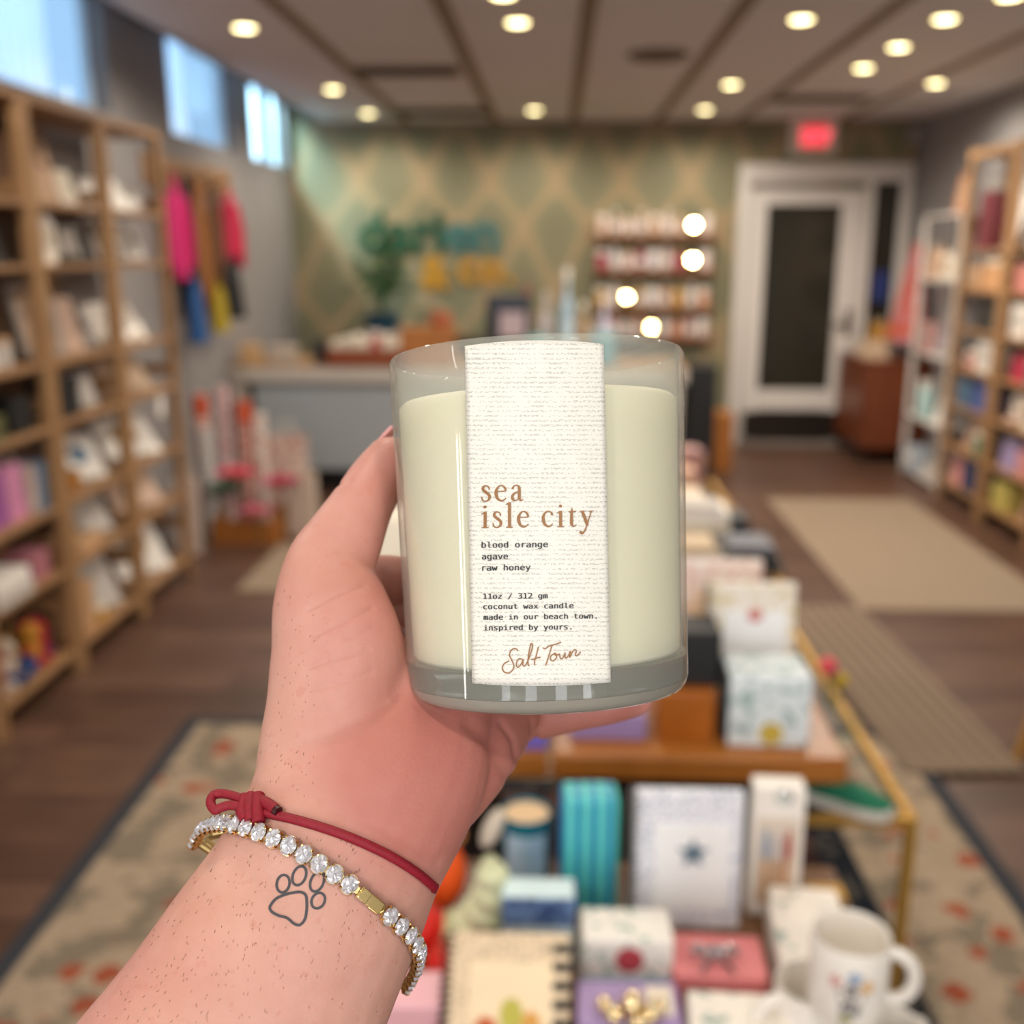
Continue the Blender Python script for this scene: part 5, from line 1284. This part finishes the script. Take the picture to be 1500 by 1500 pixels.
for i, v in enumerate(hm.vertices):
    d = -v.co.z; px, py = 750 + v.co.x/d*1500, 750 - v.co.y/d*1500
    blush.data[i].value = min(1, sum(k*math.exp(-((px-x)**2 + (py-y)**2)/(2*s_*s_)) for x, y, s_, k in PINKS))
    if nr[i].z > -.2:
        for line, w, dep in CREASE:
            w *= 1.2; dep *= 1.0
            if min(p[0] for p in line) - 15 < px < max(p[0] for p in line) + 15 and min(p[1] for p in line) - 15 < py < max(p[1] for p in line) + 15:
                q = min(seg_d((px, py), line[k], line[k+1]) for k in range(len(line)-1))
                if q < w*2.2: v.co = v.co - nr[i]*dep*math.exp(-(q/w)**2*1.2)
hm.transform(CM); hm.shade_smooth()
def m_skin(n, c):
    v, _ = n.xyz(); a = n.add('ShaderNodeAttribute'); a.attribute_name = 'blush'
    f = n.noise(v, 55, 4, .6); g = n.noise(v, 260, 3, .6)
    base = n.mix(n.ramp(f, [(.35, (0, 0, 0, 1)), (.65, (1, 1, 1, 1))]), lin('#c89084'), lin('#d3a094'))
    base = n.mix(n.math('MULTIPLY', n.ramp(n.noise(v, 19, 2, .5), [(.42, (0, 0, 0, 1)), (.62, (1, 1, 1, 1))]), .45), base, lin('#cea08a'))
    base = n.mix(n.math('MULTIPLY', a.outputs['Fac'], .62), base, lin('#ac5a4e'))
    base = n.mix(n.math('MULTIPLY', n.math('GREATER_THAN', g, .64), .25), base, lin('#c07a6a'))
    n.link(base, n.b.inputs['Base Color'])
    n.b.inputs['Roughness'].default_value = .48; n.b.inputs['Specular IOR Level'].default_value = .35
    n.b.inputs['Subsurface Weight'].default_value = .25; n.b.inputs['Subsurface Radius'].default_value = (1, .35, .2); n.b.inputs['Subsurface Scale'].default_value = .004
    n.bump(n.noise(v, 900, 3, .6), .22, .0006)
SKIN = mat('skin', build=m_skin)
hm.materials.clear(); hm.materials.append(SKIN)
person = bpy.data.objects.new('person', hm); COL.objects.link(person)
tag(person, "person's bare left hand and forearm with a paw tattoo, holding up the candle", 'person')
BV = BVHTree.FromPolygons([v.co[:] for v in hm.vertices], [tuple(p.vertices) for p in hm.polygons])
EYE = CM.translation
def on_skin(px, py, off=.0):
    d = (cs(px, py, 1) - EYE).normalized(); h = BV.ray_cast(EYE, d)
    return (h[0] + h[1]*off, h[1]) if h[0] else (None, None)
# thumb nail
nl = MB(); vs_ = []; n1, n2 = 9, 7
pa, pb = Vector((548/1, 672, 0)), Vector((581, 624, 0))
for j in range(n1):
    f = j/(n1-1)
    for k in range(n2):
        g = k/(n2-1) - .5; wpx = 30*(1 - .35*f**3)
        x = lerp(549, 578, f) + g*wpx*.35; y = lerp(659, 626, f) + g*wpx*.10; d = .3375 + g*.011 + .004*f
        vs_.append(cs(x - 7*(1 - (2*g)**2)*.8, y - 4*(1 - (2*g)**2)*.8, d))
nl._add(vs_, [(j*n2 + k, j*n2 + k + 1, (j+1)*n2 + k + 1, (j+1)*n2 + k) for j in range(n1-1) for k in range(n2-1)])
no = nl.obj('thumb_nail', mat('nail', '#e7a9a8', .22), person); q = no.modifiers.new('t', 'SOLIDIFY'); q.thickness = .0007
no['label'] = 'glossy pink thumb nail'
# tattoo
INKT = mat('tattoo_ink', '#3d3a40', .55, vary=0)
def z2p(P): return [(270 + x/3.846, 1130 + y/3.846) for x, y in P]
def ell(cx, cy, rx, ry, rot, a0=0, a1=360, n=22):
    o_ = []
    for k in range(n + 1):
        a = radians(a0 + (a1 - a0)*k/n); x, y = rx*cos(a), ry*sin(a); r_ = radians(rot); o_.append((cx + x*cos(r_) - y*sin(r_), cy + x*sin(r_) + y*cos(r_)))
    return z2p(o_)
tt = MB()
def ribbon(P, w):
    vs_ = []; ok = []
    for i, (x, y) in enumerate(P):
        a, c = P[max(i-1, 0)], P[min(i+1, len(P)-1)]; dx, dy = c[0]-a[0], c[1]-a[1]; l = hypot(dx, dy) or 1
        for s_ in (1, -1):
            p, _ = on_skin(x - s_*dy/l*w/2, y + s_*dx/l*w/2, .00016); vs_.append(p)
    if all(vs_): tt._add(vs_, [(2*i, 2*i+1, 2*i+3, 2*i+2) for i in range(len(P)-1)])
pad_ = [(480,765),(512,722),(560,697),(610,684),(655,680),(684,698),(690,740),(688,790),(678,835),(650,865),(618,858),(595,838),(570,822),(530,812),(492,790),(480,765)]
ribbon([p[:2] for p in catmull([(x, y, 0) for x, y in z2p(pad_)], 5)], 4.2)
ribbon(ell(557, 633, 36, 50, 12), 3.9); ribbon(ell(648, 588, 36, 56, 22), 3.9); ribbon(ell(748, 622, 36, 58, 22), 3.9); ribbon(ell(754, 728, 36, 46, 28), 3.9)
to = tt.obj('paw_tattoo', INKT, person); to['label'] = 'black paw print outline tattoo'
# fine arm hair
ah = MB(); rnd = random.Random(3); cnt = 0
while cnt < 420:
    if rnd.random() < .78: x, y = rnd.uniform(140, 560), rnd.uniform(1225, 1500); ok = (x - 350)*.5 + 60 < (1560 - y)*1.0 or rnd.random() < .3
    else: x, y = rnd.uniform(365, 460), rnd.uniform(860, 1190); ok = rnd.random() < .8
    if not ok or (390 < x < 480 and 1265 < y < 1360): continue
    p, nn = on_skin(x, y, -.0001)
    cnt += 1
    if p is None or nn.dot((p - EYE).normalized()) > -.25: continue
    dr = (CM.to_3x3() @ Vector((rnd.uniform(-.2, .7), rnd.uniform(.5, 1), .2))); dr = (dr - nn*dr.dot(nn)).normalized()*rnd.uniform(.0004, .0012)
    ah.tube([p, p + dr*.5 + nn*.0002, p + dr + nn*.00022], [.00009, .00008, .00003], 4)
tag(ah.obj('arm_hair', mat('hair', '#86604f', .7, vary=0), person), None, None, None, 'stuff')

# ------------------------------------------------------------------ bracelets
def ring(front, off, depth_k=.82, n_front=60, n_back=40):
    """closed loop: along the picture line over the skin in front, then round the back of the wrist"""
    P = catmull([(x, y, 0) for x, y in front], 12); out = []; nor = []
    L_ = [0]
    for a, c in zip(P, P[1:]): L_.append(L_[-1] + hypot(c[0]-a[0], c[1]-a[1]))
    pts = []
    for k in range(n_front + 1):
        t = L_[-1]*k/n_front; i = max(j for j in range(len(L_)) if L_[j] <= t + 1e-9); i = min(i, len(P) - 2)
        f = (t - L_[i])/max(L_[i+1] - L_[i], 1e-9); pts.append((lerp(P[i][0], P[i+1][0], f), lerp(P[i][1], P[i+1][1], f)))
    fp = [(x, y, on_skin(x, y, off)) for x, y in pts]
    good = [i for i, q in enumerate(fp) if q[2][0]]
    view = CM.to_3x3() @ Vector((0, 0, 1))
    for i, (x, y, q) in enumerate(fp):
        if q[0]: out.append(q[0]); nor.append(q[1])
        else:
            j = min(good, key=lambda g_: abs(g_ - i)); dref = -(CM.inverted() @ fp[j][2][0]).z + .0016*abs(i - j)
            p = cs(x, y, dref); out.append(p); nor.append((p - EYE).normalized()*-.2 + fp[j][2][1])
    return out, nor
def smooth_path(P, it=6):
    P = [Vector(p) for p in P]
    for _ in range(it): P = [P[0]] + [(P[i-1] + P[i]*2 + P[i+1])/4 for i in range(1, len(P)-1)] + [P[-1]]
    return P
def back_arc(a, c, n=26, k=.78):
    """half loop behind the arm joining two points"""
    away = (CM.to_3x3() @ Vector((0, 0, -1))); m = (a + c)/2; h = (c - a)/2; r_ = h.length*k
    return [m + h*cos(pi*i/n) + away*r_*2*.5*sin(pi*i/n)*1.25 for i in range(1, n)]
CORD = mat('red_cord', '#a3102a', .65, build=lambda n, c: (n.link(n.mix(n.noise(n.xyz()[0], 900, 2), lin('#720418'), lin('#980626')), n.b.inputs['Base Color'])))
rc = thing('cord_bracelet', 'knotted red cord bracelet around the wrist above the crystal bracelet', 'bracelet', on_skin(500, 1225)[0])
RI = Matrix.Translation(-rc.location)
fr_, _ = ring([(352, 1186), (395, 1193), (440, 1203), (500, 1222), (560, 1248), (605, 1275), (628, 1294), (636, 1301)], .0011)
fr_ = smooth_path(fr_, 4)
loop = fr_ + back_arc(fr_[-1], fr_[0])
b = MB(); b.tube([RI @ p for p in loop], .00128, 10, closed=True); b.obj('cord', CORD, rc)
def kp(x, y, lift): 
    p, nn = on_skin(max(x, 372), y, lift); d = -(CM.inverted() @ p).z
    return RI @ cs(x, y, d - (.0 if x >= 372 else -.0012*(372 - x)/30))
kz = lambda P, lift: [kp(280 + x/8.333, 1140 + y/8.333, lift) for x, y in P]
b = MB(); b.tube(catmull(kz([(700, 300), (560, 230), (400, 190), (290, 200), (240, 260), (250, 340), (300, 390), (360, 360), (480, 330), (620, 350), (720, 360)], .0026), 5), .00132, 10); b.obj('cord_loop', CORD, rc)
b = MB(); b.tube(catmull(kz([(660, 215), (640, 330), (620, 420), (680, 500)], .0032), 5), .0016, 10)
b.tube(catmull(kz([(730, 205), (720, 330), (715, 440), (730, 530)], .0036), 5), .0017, 10); b.tube(catmull(kz([(820, 205), (815, 330), (820, 440), (825, 545)], .0036), 5), .0018, 10)
b.tube(catmull(kz([(700, 260), (720, 350), (760, 440)], .0022), 5), .0022, 10); b.obj('knot', CORD, rc)
b = MB(); b.tube(catmull(kz([(840, 260), (920, 300), (990, 350), (1030, 385)], .0026), 5), .0015, 10); ce = b.obj('cord_end', CORD, rc)
b = MB(); b.tube(kz([(1015, 375), (1040, 392), (1070, 410)], .0025), .0014, 10); b.obj('cut_tip', mat('cord_tip', '#3a0a10', .4), ce)
# crystal tennis bracelet
tb_ = thing('crystal_bracelet', 'gold bracelet of round clear crystals around the wrist over the tattoo', 'bracelet', on_skin(470, 1262)[0])
TI = Matrix.Translation(-tb_.location)
path = [(291, 1236), (299, 1218), (322, 1209), (350, 1212), (383, 1221), (418, 1236), (450, 1254), (480, 1274), (508, 1293), (540, 1318), (566, 1340), (590, 1362), (604, 1385), (608, 1408), (601, 1428), (590, 1444)]
P0, N0 = ring(path, .0009, n_front=120)
P0 = smooth_path(P0, 8); N0 = smooth_path(N0, 8)
def arc_samples(P, N, step):
    out = []; acc = 0; last = P[0]; i = 0; nxt = 0
    Ls = [0]
    for a, c in zip(P, P[1:]): Ls.append(Ls[-1] + (c - a).length)
    t = 0
    while t < Ls[-1]:
        j = max(k for k in range(len(Ls)) if Ls[k] <= t + 1e-12); j = min(j, len(P)-2); f = (t - Ls[j])/max(Ls[j+1]-Ls[j], 1e-9)
        out.append((P[j].lerp(P[j+1], f), N[j].lerp(N[j+1], f).normalized(), (P[j+1]-P[j]).normalized())); t += step
    return out
CRYS = mat('crystal', '#f4f4fa', .02, build=lambda n, c: (setattr(n.b.inputs['Base Color'], 'default_value', lin('#fafaff')), setattr(n.b.inputs['Metallic'], 'default_value', .65), setattr(n.b.inputs['Specular IOR Level'], 'default_value', 1.0), setattr(n.b.inputs['Roughness'], 'default_value', .03)))
SR = .00222
def gem_mesh():
    m = MB(); n = 16
    m.lathe([(0, .0001), (SR*.55, .0009), (SR, .0017), (SR, .0019), (SR*.80, .00235), (SR*.52, .0026), (0, .00262)], n, close=False)
    # turn alternate rings so the facets are triangles and kites
    for r_ in (2, 3, 5):
        pass
    return m
g0 = gem_mesh().obj('crystal_stone', CRYS, smooth=False)
bm = bmesh.new(); bm.from_mesh(g0.data); bmesh.ops.triangulate(bm, faces=bm.faces); rr = random.Random(5)
for v in bm.verts:
    if v.co.z > .002: v.co.z += rr.uniform(-.0003, .0003); v.co.x += rr.uniform(-.00012, .00012); v.co.y += rr.uniform(-.00012, .00012)
bm.to_mesh(g0.data); bm.free()
s0 = MB()
s0.lathe([(SR*.75, 0), (SR*1.06, .0006), (SR*1.06, .0011), (SR*.95, .0011)], 16, close=False)
for k in range(4):
    a = pi/4 + k*pi/2; s0.tube([(SR*1.02*cos(a), SR*1.02*sin(a), .0004), (SR*1.08*cos(a), SR*1.08*sin(a), .0018), (SR*.93*cos(a), SR*.93*sin(a), .0024)], .00028, 6)
s0.box((SR*1.1, 0, .0006), (.0012, .0016, .0009)); s0.box((-SR*1.1, 0, .0006), (.0012, .0016, .0009))
st0 = s0.obj('gold_setting', GOLD); g0.parent = st0
sam = arc_samples(P0, N0, .0046)
# find the clasp: the sample nearest to the picture point of the plain gold links
def pxof(p): q = CM.inverted() @ p; return 750 + q.x/-q.z*1500, 750 - q.y/-q.z*1500
ci = min(range(len(sam)), key=lambda i: hypot(pxof(sam[i][0])[0] - 533, pxof(sam[i][0])[1] - 1312))
first = True
def frame_m(p, nn, t):
    x = (t - nn*t.dot(nn)).normalized(); y = nn.cross(x)
    M = Matrix((x, y, nn)).transposed().to_4x4(); M.translation = TI @ p; return M
for i, (p, nn, t) in enumerate(sam):
    if i in (ci, ci + 1):
        continue
    if first: s_, g_ = st0, g0; first = False
    else:
        s_ = st0.copy(); COL.objects.link(s_); g_ = g0.copy(); COL.objects.link(g_); g_.parent = s_
    s_.parent = tb_; s_.matrix_local = frame_m(p, nn, t) @ Matrix.Diagonal((1, 1.12, 1, 1))
    g_.matrix_local = Matrix.Rotation(i*1.7, 4, 'Z')
b = MB(); b.box((0, 0, .0011), (.0078, .0030, .0016)); b.box((-.0022, 0, .0021), (.0028, .0031, .0008)); b.box((.0025, 0, .0003), (.0034, .0034, .0012)); b.tube([(.0040, -.0012, .0012), (.0044, 0, .0020), (.0040, .0012, .0012)], .0004, 6)
co_ = b.obj('clasp', GOLD, tb_, bev=.0003)
pm = (sam[ci][0] + sam[ci+1][0])/2; co_.matrix_local = frame_m(pm, sam[ci][1], (sam[ci+1][0] - sam[ci][0]).normalized())
# gold links closing the loop behind the arm
ba = [P0[-1]] + back_arc(P0[-1], P0[0]) + [P0[0]]
b = MB(); b.tube([TI @ p for p in ba], .0011, 8); b.obj('back_chain', GOLD, tb_)
